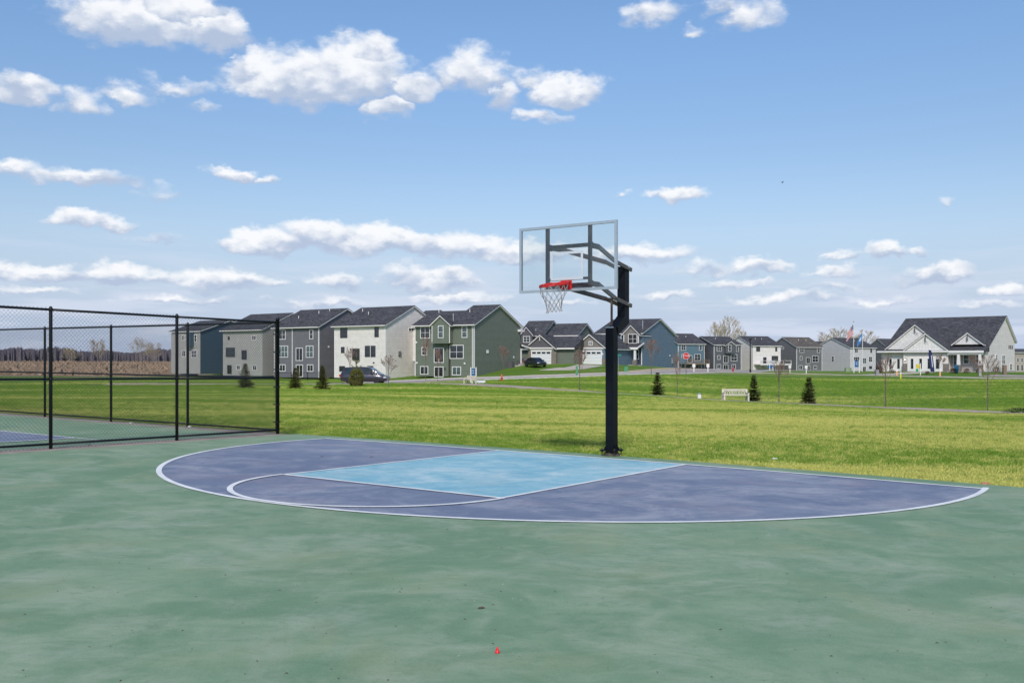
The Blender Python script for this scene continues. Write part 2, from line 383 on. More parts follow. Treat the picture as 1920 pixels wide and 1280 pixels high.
def blade_material():
    m = bpy.data.materials.new('grass_blade'); m.use_nodes = True; t = m.node_tree; N = NT(t); b = t.nodes['Principled BSDF']
    pos = N.n('ShaderNodeNewGeometry').outputs['Position']
    k, fine = lawn_colour(N, pos)
    rn = N.n('ShaderNodeTexWhiteNoise', {0: N.v('SNAP', pos, (.03, .03, 10.))}, noise_dimensions='3D').outputs[0]
    k = N.m('ADD', k, N.m('MULTIPLY_ADD', rn, .7, -.36), clamp=True)
    c = N.mix(k, (.150, .285, .026), (.61, .59, .17))
    t.links.new(c, b.inputs['Base Color']); b.inputs['Roughness'].default_value = .7; b.inputs['Specular IOR Level'].default_value = .2
    return m
BLADE = blade_material()
FIELD = bpy.data.materials.new('dry_reed_field'); FIELD.use_nodes = True
def _f():
    t = FIELD.node_tree; N = NT(t); b = t.nodes['Principled BSDF']; pos = N.n('ShaderNodeNewGeometry').outputs['Position']
    n = N.noise(N.v('MULTIPLY', pos, (1, 1, 0)), .06, 6, .6).outputs[0]; n2 = N.noise(pos, 1.2, 4, .7).outputs[0]
    c = N.mix(N.ramp(n, .38, .62), (.34, .24, .15), (.22, .19, .10)); c = N.mix(N.ramp(n2, .4, .7, 0, .5), c, (.13, .085, .05))
    t.links.new(c, b.inputs['Base Color']); b.inputs['Roughness'].default_value = .95; b.inputs['Specular IOR Level'].default_value = .1
_f()
def build_ground():
    nx, ny = len(GXS), len(GYS)
    ii, jj = np.meshgrid(np.arange(nx-1), np.arange(ny-1), indexing='ij')
    q = np.stack([ii*ny+jj, (ii+1)*ny+jj, (ii+1)*ny+jj+1, ii*ny+jj+1], -1).reshape(-1, 4)
    xc = ((_gx[:-1, :-1]+_gx[1:, 1:])/2).ravel(); yc = ((_gy[:-1, :-1]+_gy[1:, 1:])/2).ravel()
    dep = (xc-CX)*FX+(yc-CY)*FY; lat = (xc-CX)*RX+(yc-CY)*RY
    wob = vnoise(xc, yc, 40., 5)*14
    isf = ((dep > 178+wob) & (lat < -.36*dep+8)) | (dep > 420+wob)
    V = np.stack([_gx.ravel(), _gy.ravel(), GZ.ravel()], -1)
    for nm, sel, mt in (('ground', ~isf, LAWN), ('field', isf, FIELD)):
        f = q[sel]; u, inv = np.unique(f, return_inverse=True); f = inv.reshape(-1, 4)
        me = bpy.data.meshes.new(nm); me.from_pydata(V[u].tolist(), [], f.tolist()); me.materials.append(mt)
        me.polygons.foreach_set('use_smooth', [True]*len(me.polygons)); me.update()
        tag(link(nm, me), kind='structure')
build_ground()
def strip(name, pts, width, mat, lift=.05, label=None, across=6, thick=0.12, edge=(0., 0.)):
    """a band of paving draped on the terrain; pts are plan points, smoothed"""
    P = [Vector(p) for p in pts]; path = []
    for i in range(len(P)-1):
        p0 = P[max(i-1, 0)]; p1 = P[i]; p2 = P[i+1]; p3 = P[min(i+2, len(P)-1)]
        n = max(2, int((p2-p1).length/1.5))
        for k in range(n):
            t = k/n
            path.append(.5*((2*p1)+(p2-p0)*t+(2*p0-5*p1+4*p2-p3)*t*t+(3*p1-p0-3*p2+p3)*t**3))
    path.append(P[-1]); m = MB(); rows = []
    for i, p in enumerate(path):
        d = (path[min(i+1, len(path)-1)]-path[max(i-1, 0)]).normalized(); nrm = Vector((-d.y, d.x)); row = []
        for k in range(across+1):
            w = (k/across-.5)*width; q = p+nrm*w; row.append(len(m.v)); m.v.append((q.x, q.y, tz(q.x, q.y)+lift))
        for k in (0, across):
            q = p+nrm*((k/across-.5)*width); row.append(len(m.v)); m.v.append((q.x, q.y, tz(q.x, q.y)+lift-thick-.02))
        rows.append(row)
    for a, b in zip(rows, rows[1:]):
        for k in range(across): m.f.append((a[k], a[k+1], b[k+1], b[k]))
        m.f.append((a[across+1], a[0], b[0], b[across+1])); m.f.append((a[across], a[across+2], b[across+2], b[across]))
    PAVED.extend((p.x, p.y, width) for p in path)
    return tag(m.obj(name, mat), label, kind='structure'), path
PAVED = []
def on_paving(x, y): return any((x-a)**2+(y-b)**2 < (w/2+1.1)**2 for (a, b, w) in PAVED)
ROADM = pmat('road_asphalt', (.36, .30, .265), .9, vary=.2, vscale=.5, bump=.3)
TRAILM = pmat('trail_asphalt', (.43, .34, .26), .9, vary=.2, vscale=.7, bump=.3)
WALKM = pmat('pale_concrete_walk', (.50, .43, .36), .85, vary=.12, vscale=.8)
KERBM = pmat('kerb_concrete', (.58, .54, .50), .8, vary=.1, vscale=.8)
roadpts = [at(600, 103), at(690, 101.5), at(770, 108), at(860, 112), at(940, 114), at(1040, 117), at(1134, 121), at(1227, 127), at(1320, 141), at(1400, 165), at(1500, 205), at(1700, 260), at(2000, 300)]
strip('road', roadpts, 7.2, ROADM, .05)
def offset(pts, off):
    P = [Vector(p) for p in pts]; out = []
    for i, p in enumerate(P):
        d = (P[min(i+1, len(P)-1)]-P[max(i-1, 0)]).normalized(); out.append(tuple(p+Vector((-d.y, d.x))*off))
    return out
strip('kerb', offset(roadpts, -3.75)[3:], .32, KERBM, .15, across=1)
strip('kerb', offset(roadpts, 3.75)[1:], .32, KERBM, .15, across=1)
strip('pavement', offset(roadpts, 6.6)[1:], 1.7, pmat('tan_walk', (.52, .38, .26), .9), .08, across=2)
strip('trail', [at(200,93), at(500,96), at(640,94), at(740,98), at(900,92), at(1040,82), at(1180,72), at(1378,61), at(1620,51.5), at(1800,47), at(1920,44.5), at(2200,41)], 3.0, TRAILM, .08, across=2)
strip('footpath', [at(1335,146), at(1400,150), at(1470,149), at(1640,138), at(1750,130), at(1920,120), at(2200,112)], 1.8, WALKM, .08, across=2)
strip('driveway', [at(1108,150.5), at(1088,146), at(1062,143), at(1030,145)], 4.2, WALKM, .06, across=4)
strip('driveway', [at(1735,149.5), at(1700,146), at(1655,142), at(1620,140)], 3.4, WALKM, .06, across=4)
strip('sidewalk', [at(1850,133), at(1960,128), at(2100,122)], 7, ROADM, .06, across=4)

# ------------------------------------------------------------------ sports court
def court_material(name, c1, c2, pale, amt=.5, streak=(.95, 1.), scuff=.25):
    m = bpy.data.materials.new(name); m.use_nodes = True; t = m.node_tree; N = NT(t); b = t.nodes['Principled BSDF']
    pos = N.n('ShaderNodeNewGeometry').outputs['Position']
    a = N.v('DOT_PRODUCT', pos, (.819, .574, 0)); c = N.v('DOT_PRODUCT', pos, (-.574, .819, 0))
    st = N.n('ShaderNodeCombineXYZ', {0: N.m('MULTIPLY', a, streak[0]), 1: N.m('MULTIPLY', c, streak[1])}).outputs[0]
    def nz(v, sc_, det, ro, dist=0.):
        nd = N.noise(v, sc_, det, ro); nd.inputs['Distortion'].default_value = dist; return nd.outputs[0]
    n1 = nz(st, .30, 8, .6, .8); n2 = nz(st, 1.5, 9, .66, 1.1); n3 = nz(pos, 9., 5, .7); n4 = nz(pos, 95., 3, .75); n5 = nz(N.v('ADD', st, (13., 7., 0)), .62, 10, .64, 1.6)
    wisp = nz(N.v('MULTIPLY', st, (.75, 1.2, 1.)), 3.6, 9, .7, 2.2)
    col_ = N.mix(N.ramp(N.m('MULTIPLY_ADD', n2, .7, N.m('MULTIPLY', n1, .6)), .50, .80), c1, c2)
    pw = N.m('MULTIPLY', N.ramp(N.m('ADD', N.m('MULTIPLY', n2, .30), N.m('MULTIPLY_ADD', wisp, .30, N.m('MULTIPLY', n5, .7))), .58, .86), amt)
    col_ = N.mix(pw, col_, pale)
    col_ = N.mix(N.ramp(wisp, .50, .30, 0, .22), col_, tuple(x*.72 for x in c1))
    col_ = N.mix(N.ramp(n3, .55, .8, 0, scuff), col_, tuple(x*.68 for x in c1))
    warm = nz(st, .75, 6, .6, .6)
    col_ = N.mix(N.ramp(warm, .50, .70, 0, .40), col_, (c2[0]*1.30, c2[1]*.98, c2[2]*.88))
    sp = N.ramp(n4, .56, .76, 0, .55)
    col_ = N.mix(sp, col_, tuple(min(1, x*1.5) for x in c2)); sp2 = N.ramp(n4, .45, .26, 0, .55)
    col_ = N.mix(sp2, col_, tuple(x*.55 for x in c1))
    ln = nz(pos, .9, 2, .5, 3.5); crack = N.m('MULTIPLY', N.ramp(N.m('ABSOLUTE', N.m('SUBTRACT', ln, .5)), .0016, .0004), N.ramp(nz(pos, .7, 2, .5), .56, .62))
    col_ = N.mix(N.m('MULTIPLY', crack, .45), col_, tuple(x*.45 for x in c1))
    t.links.new(col_, b.inputs['Base Color'])
    t.links.new(N.ramp(n2, .3, .7, .62, .82), b.inputs['Roughness']); b.inputs['Specular IOR Level'].default_value = .3
    t.links.new(N.n('ShaderNodeBump', {'Height': n4, 'Strength': .25, 'Distance': .004}).outputs[0], b.inputs['Normal'])
    return m
GREENC = court_material('green_acrylic', (.160, .268, .150), (.235, .340, .208), (.40, .44, .34), .62)
BLUEC = court_material('blue_acrylic', (.155, .185, .270), (.215, .250, .330), (.38, .39, .44), .85)
KEYC = court_material('light_blue_acrylic', (.19, .44, .53), (.32, .55, .62), (.54, .66, .67), .95, scuff=.12)
LINEM = pmat('court_line_paint', (.82, .82, .80), .7, vary=.10, vscale=3)
def vbase(x):       # the painted end line bows a little
    xx = max(-7.5, min(7.5, x)); return -.13+.018*xx+.006*xx*xx
def edge_y(x): return -(vbase(x)-.58)
def sheet(name, quads_pts, mat, lift, kind='structure', label=None):
    m = MB()
    for poly in quads_pts: o = len(m.v); m.v += [(p[0], p[1], plane(*p)+lift) for p in poly]; m.f.append(tuple(range(o, o+len(poly))))
    return tag(m.obj(name, mat, fix=False), label, kind=kind)
FXW = -7.87; FYC = .255      # line of the side fence and the corner where the two fences meet
def build_court():
    m = MB(); xs = [-7.55, -6.5, -5, -3.5, -2, 0, 2, 3.5, 5, 6.5, 8, 12, 20]
    for a, b in zip(xs, xs[1:]):
        o = len(m.v)
        for (x, y) in ((a, -34.), (b, -34.), (b, edge_y(b)), (a, edge_y(a))): m.v.append((x, y, plane(x, y)))
        for (x, y) in ((b, edge_y(b)), (a, edge_y(a))): m.v.append((x, y, plane(x, y)-.09))
        m.f += [(o, o+1, o+2, o+3), (o+3, o+2, o+4, o+5)]
    tag(m.obj('basketball_court', GREENC, fix=False), kind='structure')
    VC, R3, T, RF, L = .641, 6.171, 4.921, 1.854, 1.83
    def arc(cx, cv, r, a0, a1, n=96): return [(cx+r*math.cos(a0+(a1-a0)*i/n), cv+r*math.sin(a0+(a1-a0)*i/n)) for i in range(n+1)]
    ee = math.asin(VC/R3)
    outer = arc(0, VC, R3, -ee*.92, math.pi+ee*.92)
    # blue: fan of strips between the end line and the arc
    m = MB(); pts = []
    for i in range(97):
        x = -R3*math.cos(math.pi*i/96)*.998; vv = VC+math.sqrt(max(0, R3*R3-x*x)); lo = vbase(x); pts.append((x, lo, max(vv, lo)))
    for (a, b) in zip(pts, pts[1:]):
        o = len(m.v)
        for (x, v) in ((a[0], a[1]), (a[0], a[2]), (b[0], b[2]), (b[0], b[1])): m.v.append((x, -v, plane(x, -v)+.003))
        m.f.append((o, o+1, o+2, o+3))
    tag(m.obj('three_point_area', BLUEC, fix=False), kind='structure')
    m = MB()
    for i in range(12):
        x0 = -L+2*L*i/12; x1 = -L+2*L*(i+1)/12; o = len(m.v)
        for (x, v) in ((x0, vbase(x0)), (x0, T), (x1, T), (x1, vbase(x1))): m.v.append((x, -v, plane(x, -v)+.0055))
        m.f.append((o, o+1, o+2, o+3))
    tag(m.obj('key_area', KEYC, fix=False), kind='structure')
    def line(path, w, lift):
        m = MB(); n = len(path)
        for i, p in enumerate(path):
            a = Vector(path[max(i-1, 0)]); b = Vector(path[min(i+1, n-1)]); d = (b-a).normalized(); nn = Vector((-d.y, d.x))*w/2
            for s in (-1, 1): q = Vector(p)+nn*s; m.v.append((q.x, -q.y, plane(q.x, -q.y)+lift))
            if i: o = len(m.v)-4; m.f.append((o, o+1, o+3, o+2))
        return m
    tag(line(outer, .075, .008).obj('painted_line', LINEM, fix=False), kind='structure')
    tag(line([(x, vbase(x)) for x in np.linspace(-6.17, 6.17, 60)], .085, .0092).obj('painted_line', LINEM, fix=False), kind='structure')
    for s in (-1, 1): tag(line([(s*L, vbase(s*L)), (s*L, T)], .06, .0104).obj('painted_line', LINEM, fix=False), kind='structure')
    tag(line([(-L, T), (L, T)], .07, .0116).obj('painted_line', LINEM, fix=False), kind='structure')
    tag(line(arc(0, T, RF, .0, math.pi, 64), .070, .0128).obj('painted_line', LINEM, fix=False), kind='structure')
    # neighbouring court behind the fence
    m = MB(); ys = edge_y(-7.7)
    for (x0, y0, x1, y1) in ((-40, -34, -8.15, FYC-.35),):
        m.v = [(x0, y0, plane(x0, y0)), (x1, y0, plane(x1, y0)), (x1, y1, plane(x1, y1)), (x0, y1, plane(x0, y1))]; m.f = [(0, 1, 2, 3)]
    tag(m.obj('tennis_court', GREENC, fix=False), kind='structure')
    sheet('tennis_playing_area', [[(-40, -34), (-9.75, -34), (-9.75, -3.25), (-40, -3.25)]], BLUEC, .004)
    tag(line([(-40, 3.25), (-9.0, 3.25)], .06, .010).obj('painted_line', LINEM, fix=False), kind='structure')
    tag(line([(-9.75, 3.25), (-9.75, 34)], .06, .014).obj('painted_line', LINEM, fix=False), kind='structure')
    # concrete mowing strips under the fences
    m = MB()
    for (x0, y0, x1, y1) in ((-8.15, -34, -7.55, FYC+.05), (-40, FYC-.35, -8.15, FYC+.20)):
        o = len(m.v)
        for dz in (0, -.09):
            for (x, y) in ((x0, y0), (x1, y0), (x1, y1), (x0, y1)): m.v.append((x, y, plane(x, y)+dz+.001))
        m.f += [(o, o+1, o+2, o+3)]+[(o+i, o+4+i, o+4+(i+1) % 4, o+(i+1) % 4) for i in range(4)]
    tag(m.obj('concrete_strip', pmat('mow_strip_concrete', (.33, .27, .225), .9, vary=.25, vscale=2.5, bump=.4)), kind='structure')
build_court()

# ------------------------------------------------------------------ chain-link fences
WIRE = pmat('black_vinyl_wire', (.012, .013, .015), .45)
def chain_mesh(w, h):
    """woven diamond fabric: each wire zig-zags from the bottom to the top, hooking its neighbours"""
    m = MB(); half = .036; n = int(w/half); rows = int(h/half)
    r = .0025
    verts = []; faces = []
    for k in range(n+1):
        pts = []
        for j in range(rows+1):
            right = (j+k) % 2; x = k*half+(half+.0015 if right else -.0015)
            pts.append((min(max(x, 0), w), .0016 if right else -.0016, j*half))
        sg = -1 if (rows+k) % 2 else 1; pts.append((pts[-1][0]+sg*half*.5, 0, pts[-1][2]+half*.5))
        sg = -1 if k % 2 else 1; pts.insert(0, (pts[0][0]+sg*half*.4, 0, -half*.4))
        o = len(verts)
        for i, q in enumerate(pts):
            for t in range(3):
                a = 2*math.pi*t/3+.5; verts.append((q[0]+r*math.cos(a), q[1]+r*math.sin(a), q[2]))
            if i:
                b = o+3*i
                for t in range(3): faces.append((b-3+t, b-3+(t+1) % 3, b+(t+1) % 3, b+t))
    me = bpy.data.meshes.new('chain_link_fabric'); me.from_pydata(verts, [], faces); me.materials.append(WIRE); me.update(); return me
def fence(label, p0, dirv, spacing, n, H=2.45, name='chain_link_fence', end_post=True):
    ang = math.atan2(dirv[1], dirv[0]); slope = (plane(p0[0]+dirv[0], p0[1]+dirv[1])-plane(*p0))
    root = thing(name, label, 'fence', (p0[0], p0[1], plane(*p0)), ang, 'black chain-link court fences')
    post = MB().lathe([(.030, -.05), (.030, H-.01), (.026, H+.015), (.010, H+.03)], 12).mesh('post', BLACK, True)
    cpost = MB().lathe([(.038, -.05), (.038, H+.03), (.046, H+.03), (.046, H+.055), (.03, H+.075), (.008, H+.085)], 14).mesh('post', BLACK, True)
    Ltot = spacing*n
    for k in range(0 if end_post else 1, n+1):
        link('post', cpost if k == 0 else post, root, (k*spacing, 0, slope*k*spacing))
    fabric = chain_mesh(spacing-.0, H-.03)
    for k in range(n):
        a = k*spacing; o = link('chain_link_fabric', fabric, root, (a, .036, slope*a+.035)); tag(o, kind='stuff')
        for nm, z, r in (('top_rail', H-.03, .022), ('middle_rail', H*.495, .020), ('bottom_rail', .085, .020)):
            MB().tube((a, 0, slope*a+z), (a+spacing, 0, slope*(a+spacing)+z), r, n=8).obj(nm, BLACK, root, True)
        if k: # collar where rails meet the post
            MB().lathe([(.036, 0), (.036, .05)], 12, (a, 0, slope*a+H-.055)).obj('rail_collar', BLACK, root, True)
            MB().lathe([(.034, 0), (.034, .04)], 12, (a, 0, slope*a+H*.495-.02)).obj('rail_collar', BLACK, root, True)
    if end_post:
        MB().box(.065, .024, .06, .085, .030, H).obj('tension_bar', BLACK, root)
        for i in range(6): MB().box(-.042, -.042, .25+i*.38, .09, .042, .275+i*.38).obj('tension_band', BLACK, root)
    return root
fence('tall black chain-link fence along the side of the basketball court, nearer of the two', (FXW, FYC), (0, -1), 2.548, 5)
fence('tall black chain-link fence along the grass behind the neighbouring court, farther of the two', (FXW, FYC), (-1, 0), 3.134, 7, end_post=False)

# ------------------------------------------------------------------ basketball hoop
def build_hoop():
    U = .162; Y0 = .68; zb = plane(U, Y0); S = .155
    root = thing('basketball_hoop', 'black adjustable basketball hoop with clear backboard and red rim at the court edge', 'basketball hoop', (U, Y0, zb))
    POST = pmat('black_pole_paint', (.004, .005, .008), .5, vary=.3, vscale=5, spec=.2)
    Z = lambda z: z-zb
    # lower post: square tube, open at the top
    h = S/2; t = .008; m = MB()
    ring = lambda w, z: [(-w, -w, z), (w, -w, z), (w, w, z), (-w, w, z)]
    vs = ring(h, .10)+ring(h, Z(2.21))+ring(h-t, Z(2.21))+ring(h-t, Z(1.9))
    fs = []
    for k in range(3):
        for i in range(4): j = (i+1) % 4; fs.append((4*k+i, 4*k+j, 4*k+4+j, 4*k+4+i))
    fs.append((12, 13, 14, 15)); fs.append((3, 2, 1, 0)); m.add(vs, fs); lp = m.obj('lower_post', POST, root)
    MB().box(-h-.004, -h-.004, Z(2.195), h+.004, -h, Z(2.213)).obj('post_lip', GALV, lp)
    # offset section and upper post
    OY = .42
    MB().add([(-h, h*.2, Z(2.20)), (h, h*.2, Z(2.20)), (h, h, Z(2.06)), (-h, h, Z(2.06)),
              (-h, OY-h, Z(2.42)), (h, OY-h, Z(2.42)), (h, OY+h, Z(2.29)), (-h, OY+h, Z(2.29))],
             [(0,1,2,3),(7,6,5,4),(0,4,5,1),(1,5,6,2),(2,6,7,3),(3,7,4,0)]).obj('offset_section', POST, root)
    up = MB().box(-h+.001, OY-h, Z(2.30), h-.001, OY+h, Z(3.27)).obj('upper_post', POST, root)
    MB().box(-h-.006, OY-h-.006, Z(3.27), h+.006, OY+h+.006, Z(3.285)).obj('post_cap', POST, up)
    # base
    bp = MB().box(-.15, -.15, .085, .15, .15, .105).obj('base_plate', POST, root)
    bolt = MB().lathe([(.010, -.02), (.010, .132)], 8).lathe([(.020, .105), (.020, .120)], 6).lathe([(.020, .066), (.020, .085)], 6).mesh('anchor_bolt', pmat('dull_rusty_steel', (.06, .05, .045), .6, .4))
    for sx in (-1, 1):
        for sy in (-1, 1): link('anchor_bolt', bolt, bp, (sx*.12, sy*.12, 0))
    MB().lathe([(.16, -.03), (.14, .03), (.10, .075), (.09, .084)], 9).obj('grout_pad', pmat('dirty_grout', (.07, .06, .045), .95, vary=.5, vscale=20, bump=1), root)
    for sx in (-1, 1):
        for sy in (-1, 1):
            MB().add([(sx*h, sy*.03, .105), (sx*(h+.06), sy*.03, .105), (sx*h, sy*.03, .2), (sx*h, sy*.04, .105), (sx*(h+.06), sy*.04, .105), (sx*h, sy*.04, .2)],
                     [(0, 1, 2), (5, 4, 3), (0, 3, 4, 1), (1, 4, 5, 2), (2, 5, 3, 0)]).obj('gusset', POST, root)
    # backboard
    yb = -.796*-1; yb = -.796-Y0   # glass face, local y
    z0, z1 = Z(2.744), Z(3.814); w = .915
    fr = .042; m = MB()
    m.box(-w, yb-.012, z0, w, yb+.03, z0+fr).box(-w, yb-.012, z1-fr, w, yb+.03, z1)
    m.box(-w, yb-.0121, z0+fr, -w+fr, yb+.03, z1-fr).box(w-fr, yb-.0121, z0+fr, w, yb+.03, z1-fr)
    bframe = m.obj('backboard_frame', GALV, root)
    gm = bpy.data.materials.new('clear_tempered_glass'); gm.use_nodes = True; N = NT(gm.node_tree); tt = gm.node_tree
    tr = N.n('ShaderNodeBsdfTransparent', {'Color': (.93, .95, .95, 1)}); gl = N.n('ShaderNodeBsdfGlossy', {'Roughness': .02, 'Color': (1, 1, 1, 1)})
    df = N.n('ShaderNodeBsdfDiffuse', {'Color': (.6, .65, .68, 1)})
    sm = N.n('ShaderNodeTexNoise', {'Scale': 3., 'Detail': 5.}).outputs[0]
    fn = N.n('ShaderNodeFresnel', {'IOR': 1.45}).outputs[0]
    mx = N.n('ShaderNodeMixShader'); tt.links.new(fn, mx.inputs[0]); tt.links.new(tr.outputs[0], mx.inputs[1]); tt.links.new(gl.outputs[0], mx.inputs[2])
    mx2 = N.n('ShaderNodeMixShader'); tt.links.new(N.ramp(sm, .45, .8, .01, .07), mx2.inputs[0]); tt.links.new(mx.outputs[0], mx2.inputs[1]); tt.links.new(df.outputs[0], mx2.inputs[2])
    tt.links.new(mx2.outputs[0], tt.nodes['Material Output'].inputs[0])
    MB().box(-w+fr, yb, z0+fr, w-fr, yb+.012, z1-fr).obj('glass_pane', gm, root)
    wl = pmat('white_ceramic_frit', (.58, .61, .64), .4, vary=.04); m = MB(); tw, tb, th = .305, Z(2.894)+.03, .457; q = .042
    y_ = yb-.003
    m.box(-tw, y_, tb, tw, yb-.0005, tb+q).box(-tw, y_, tb+th-q, tw, yb-.0005, tb+th).box(-tw, y_, tb+q, -tw+q, yb-.0005, tb+th-q).box(tw-q, y_, tb+q, tw, yb-.0005, tb+th-q)
    m.obj('target_square', wl, root)
    # steel behind the glass
    ux = .40
    for sx in (-1, 1): MB().box(sx*ux-.025, yb+.031, z0+.02, sx*ux+.025, yb+.085, z1-.02).obj('upright', BRONZE, root)
    for (zc, hh) in ((Z(3.47), .06), (z0+.20, .04)): MB().box(-ux+.026, yb+.036, zc-hh/2, ux-.026, yb+.08, zc+hh/2).obj('crossbar', BRONZE, root)
    MB().box(-ux+.026, yb+.034, z0+.03, ux-.026, yb+.075, z0+.13).obj('crossbar', pmat('grey_violet_steel', (.07, .06, .085), .5, .2), root)
    for (zs, ze, zc) in ((Z(3.47), Z(3.235), 'upper'), (Z(2.86), Z(2.60), 'lower')):
        for sx in (-1, 1):
            p0 = (sx*(ux-.03), yb+.09, zs); p1 = (sx*(ux-.05), yb+.42, zs+.0); p2 = (sx*(h+.018), OY-.45, ze+.10); p3 = (sx*(h+.018), OY+h+.05, ze)
            m = MB(); m.beam(p0, p1, .028, .085); m.beam(p1, p2, .028, .075); m.beam(p2, p3, .028, .065)
            arm = m.obj('support_arm', BRONZE, root)
            MB().tube((sx*(h+.045), OY, ze+.035), (sx*(h-.0), OY, ze+.035), .02, n=8).obj('pivot_bolt', STEEL, arm)
            MB().tube((p0[0]+sx*.03, p0[1]+.02, zs), (p0[0]-sx*.03, p0[1]+.02, zs), .016, n=8).obj('pivot_bolt', STEEL, arm)
            MB().box(sx*ux-.032 if sx > 0 else sx*ux-.005, yb+.086, zs-.05, sx*ux+.005 if sx > 0 else sx*ux+.032, yb+.15, zs+.05).obj('bracket', BRONZE, root)
    MB().tube((-h-.06, OY-.44, Z(2.70)), (h+.06, OY-.44, Z(2.70)), .018, n=8).obj('cross_pin', BRONZE, root)
    MB().tube((0, 0, Z(1.95)), (0, 0, Z(2.68)), .021, n=10).obj('height_rod', pmat('rusty_brown_rod', (.10, .06, .05), .5, .2), root)
    # rim, plate and net
    RED = pmat('red_rim_paint', (.62, .020, .018), .42, vary=.12, coat=.1); rz = Z(2.894); yc = yb-.38; rr = .2286
    m = MB(); n = 40
    for i in range(n):
        a = 2*math.pi*i/n; b = 2*math.pi*(i+1)/n
        m.tube((rr*math.cos(a), yc+rr*math.sin(a), rz), (rr*math.cos(b), yc+rr*math.sin(b), rz), .0105, n=8, cap=False)
    tilt = lambda p: (p[0], p[1], p[2]+max(-.5, min(0, p[1]-(yb-.02)))*.13+min(0, p[0]-.1)*.10*min(1, max(0, (yb-.1-p[1])/.1)))
    for i in range(n):
        a = 2*math.pi*i/n; b = 2*math.pi*(i+1)/n
        m.tube((rr*math.cos(a), yc+rr*math.sin(a), rz-.024), (rr*math.cos(b), yc+rr*math.sin(b), rz-.024), .010, n=8, cap=False)
    m.v = [tilt(p) for p in m.v]; rim = m.obj('rim', RED, root, True)
    m = MB(); m.box(-.10, yb-.022, rz-.125, .10, yb-.0035, rz+.02); m.obj('rim_plate', RED, rim)
    m = MB()
    for sx in (-1, 1):
        m.beam((sx*.07, yb-.02, rz-.012), (sx*.115, yc+.19, rz-.012), .012, .05); m.beam((sx*.075, yb-.02, rz-.09), (sx*.11, yc+.2, rz-.016), .010, .02)
    m.box(-.09, yb-.15, rz-.008, .09, yb-.02, rz-.002); m.v = [tilt(p) for p in m.v]; m.obj('rim_brace', RED, rim)
    hook = MB()
    for i in range(12):
        a = 2*math.pi*(i+.5)/12
        for k in range(6):
            t0, t1 = math.pi*k/6, math.pi*(k+1)/6; f = lambda t: (rr*math.cos(a)+.016*math.cos(t)*-math.sin(a), yc+rr*math.sin(a)+.016*math.cos(t)*math.cos(a), rz-.008-.022*math.sin(t))
            hook.tube(f(t0), f(t1), .003, n=4, cap=False)
    hook.v = [tilt(p) for p in hook.v]; tag(hook.obj('net_hooks', RED, rim), kind='stuff')
    NETM = pmat('weathered_net_cord', (.36, .34, .32), .9, vary=.2, vscale=20); m = MB(); nr = random.Random(4)
    prof = [(.222, -.03), (.205, -.125), (.172, -.205), (.142, -.275), (.122, -.335), (.118, -.39), (.128, -.44)]
    P = []
    for j, (r_, z_) in enumerate(prof):
        row = []
        for i in range(12):
            a = 2*math.pi*(i+.5+.5*(j % 2))/12; r2 = r_*(1+nr.uniform(-.05, .05)); row.append((r2*math.cos(a)+.010*j/6, yc+r2*math.sin(a)-.012*j/6, rz+z_+nr.uniform(-.008, .008)))
        P.append(row)
    for j in range(len(P)-1):
        for i in range(12):
            for k in ((i, i-1) if j % 2 == 0 else (i, (i+1) % 12)):
                a = Vector(P[j][i]); b = Vector(P[j+1][k]); mid = (a+b)/2+Vector((0, 0, -.006)); m.tube(a, mid, .0038, n=4, cap=False); m.tube(mid, b, .0038, n=4, cap=False)
    for row in P[1:]:
        for p in row: m.cbox(p, (.011, .011, .014))
    m.v = [tilt(p) for p in m.v]; m.obj('net', NETM, rim)
    for sx in (-1, 1): MB().box(sx*.055-.012, yb+.02, z0+.03, sx*.055+.012, yb+.16, z0+.10).obj('bracket', BRONZE, root)
build_hoop()

# ------------------------------------------------------------------ houses
def cf(x, y): return ((x-CX)*RX+(y-CY)*RY, (x-CX)*FX+(y-CY)*FY)      # plan point -> (sideways, ahead)
class House:
    """gabled house; local x runs along the face turned to the park, y into the house, z up from its ground line"""
    def __init__(s, name, label, cp, d, a, side, fpx=None, W=None, base=709., ey=609., hpx=None, ridge=576., D=None, cat='house', group='houses behind the park'):
        a = R(a); s.dx = (math.cos(a), -math.sin(a)); s.dy = (math.sin(a), math.cos(a))
        C = ((cp-960)/F*d, d); s.C = C; s.side = side
        def hit(px, o, v): k = (px-960)/F; return (k*o[1]-o[0])/(v[0]-k*v[1])
        s.hit = hit
        if W is None: W = abs(hit(fpx, C, s.dx))
        s.W = W; s.O = C if side == 'L' else (C[0]-W*s.dx[0], C[1]-W*s.dx[1])
        s.z0 = hz(base, d); s.ze = hz(ey, d)-s.z0
        if hpx is not None: h = hit(hpx, C, s.dy); s.D = 2*h if D is None else D; s.ym = h
        else: s.D = D; s.ym = D/2
        dr = C[1]+s.dy[1]*s.ym; s.zr = hz(ridge, dr)-s.z0
        wx, wy = CX+RX*s.O[0]+FX*s.O[1], CY+RY*s.O[0]+FY*s.O[1]
        s.root = thing(name, label, cat, (wx, wy, s.z0), YAW-a, group)
    def loc(s, x, y): return (s.O[0]+s.dx[0]*x+s.dy[0]*y, s.O[1]+s.dx[1]*x+s.dy[1]*y)
    def X(s, px, y=0.): return s.hit(px, s.loc(0, y), s.dx)
    def Y(s, px, x=None): return s.hit(px, s.loc(s.W if s.side == 'R' else 0., 0) if x is None else s.loc(x, 0), s.dy)
    def Zf(s, px, py, y=0.): x = s.X(px, y); return hz(py, s.loc(x, y)[1])-s.z0
    def Zs(s, px, py, x=None):
        x = (s.W if s.side == 'R' else 0.) if x is None else x
        return hz(py, s.loc(x, s.Y(px, x))[1])-s.z0
    def pitch(s): return (s.zr-s.ze)/s.ym

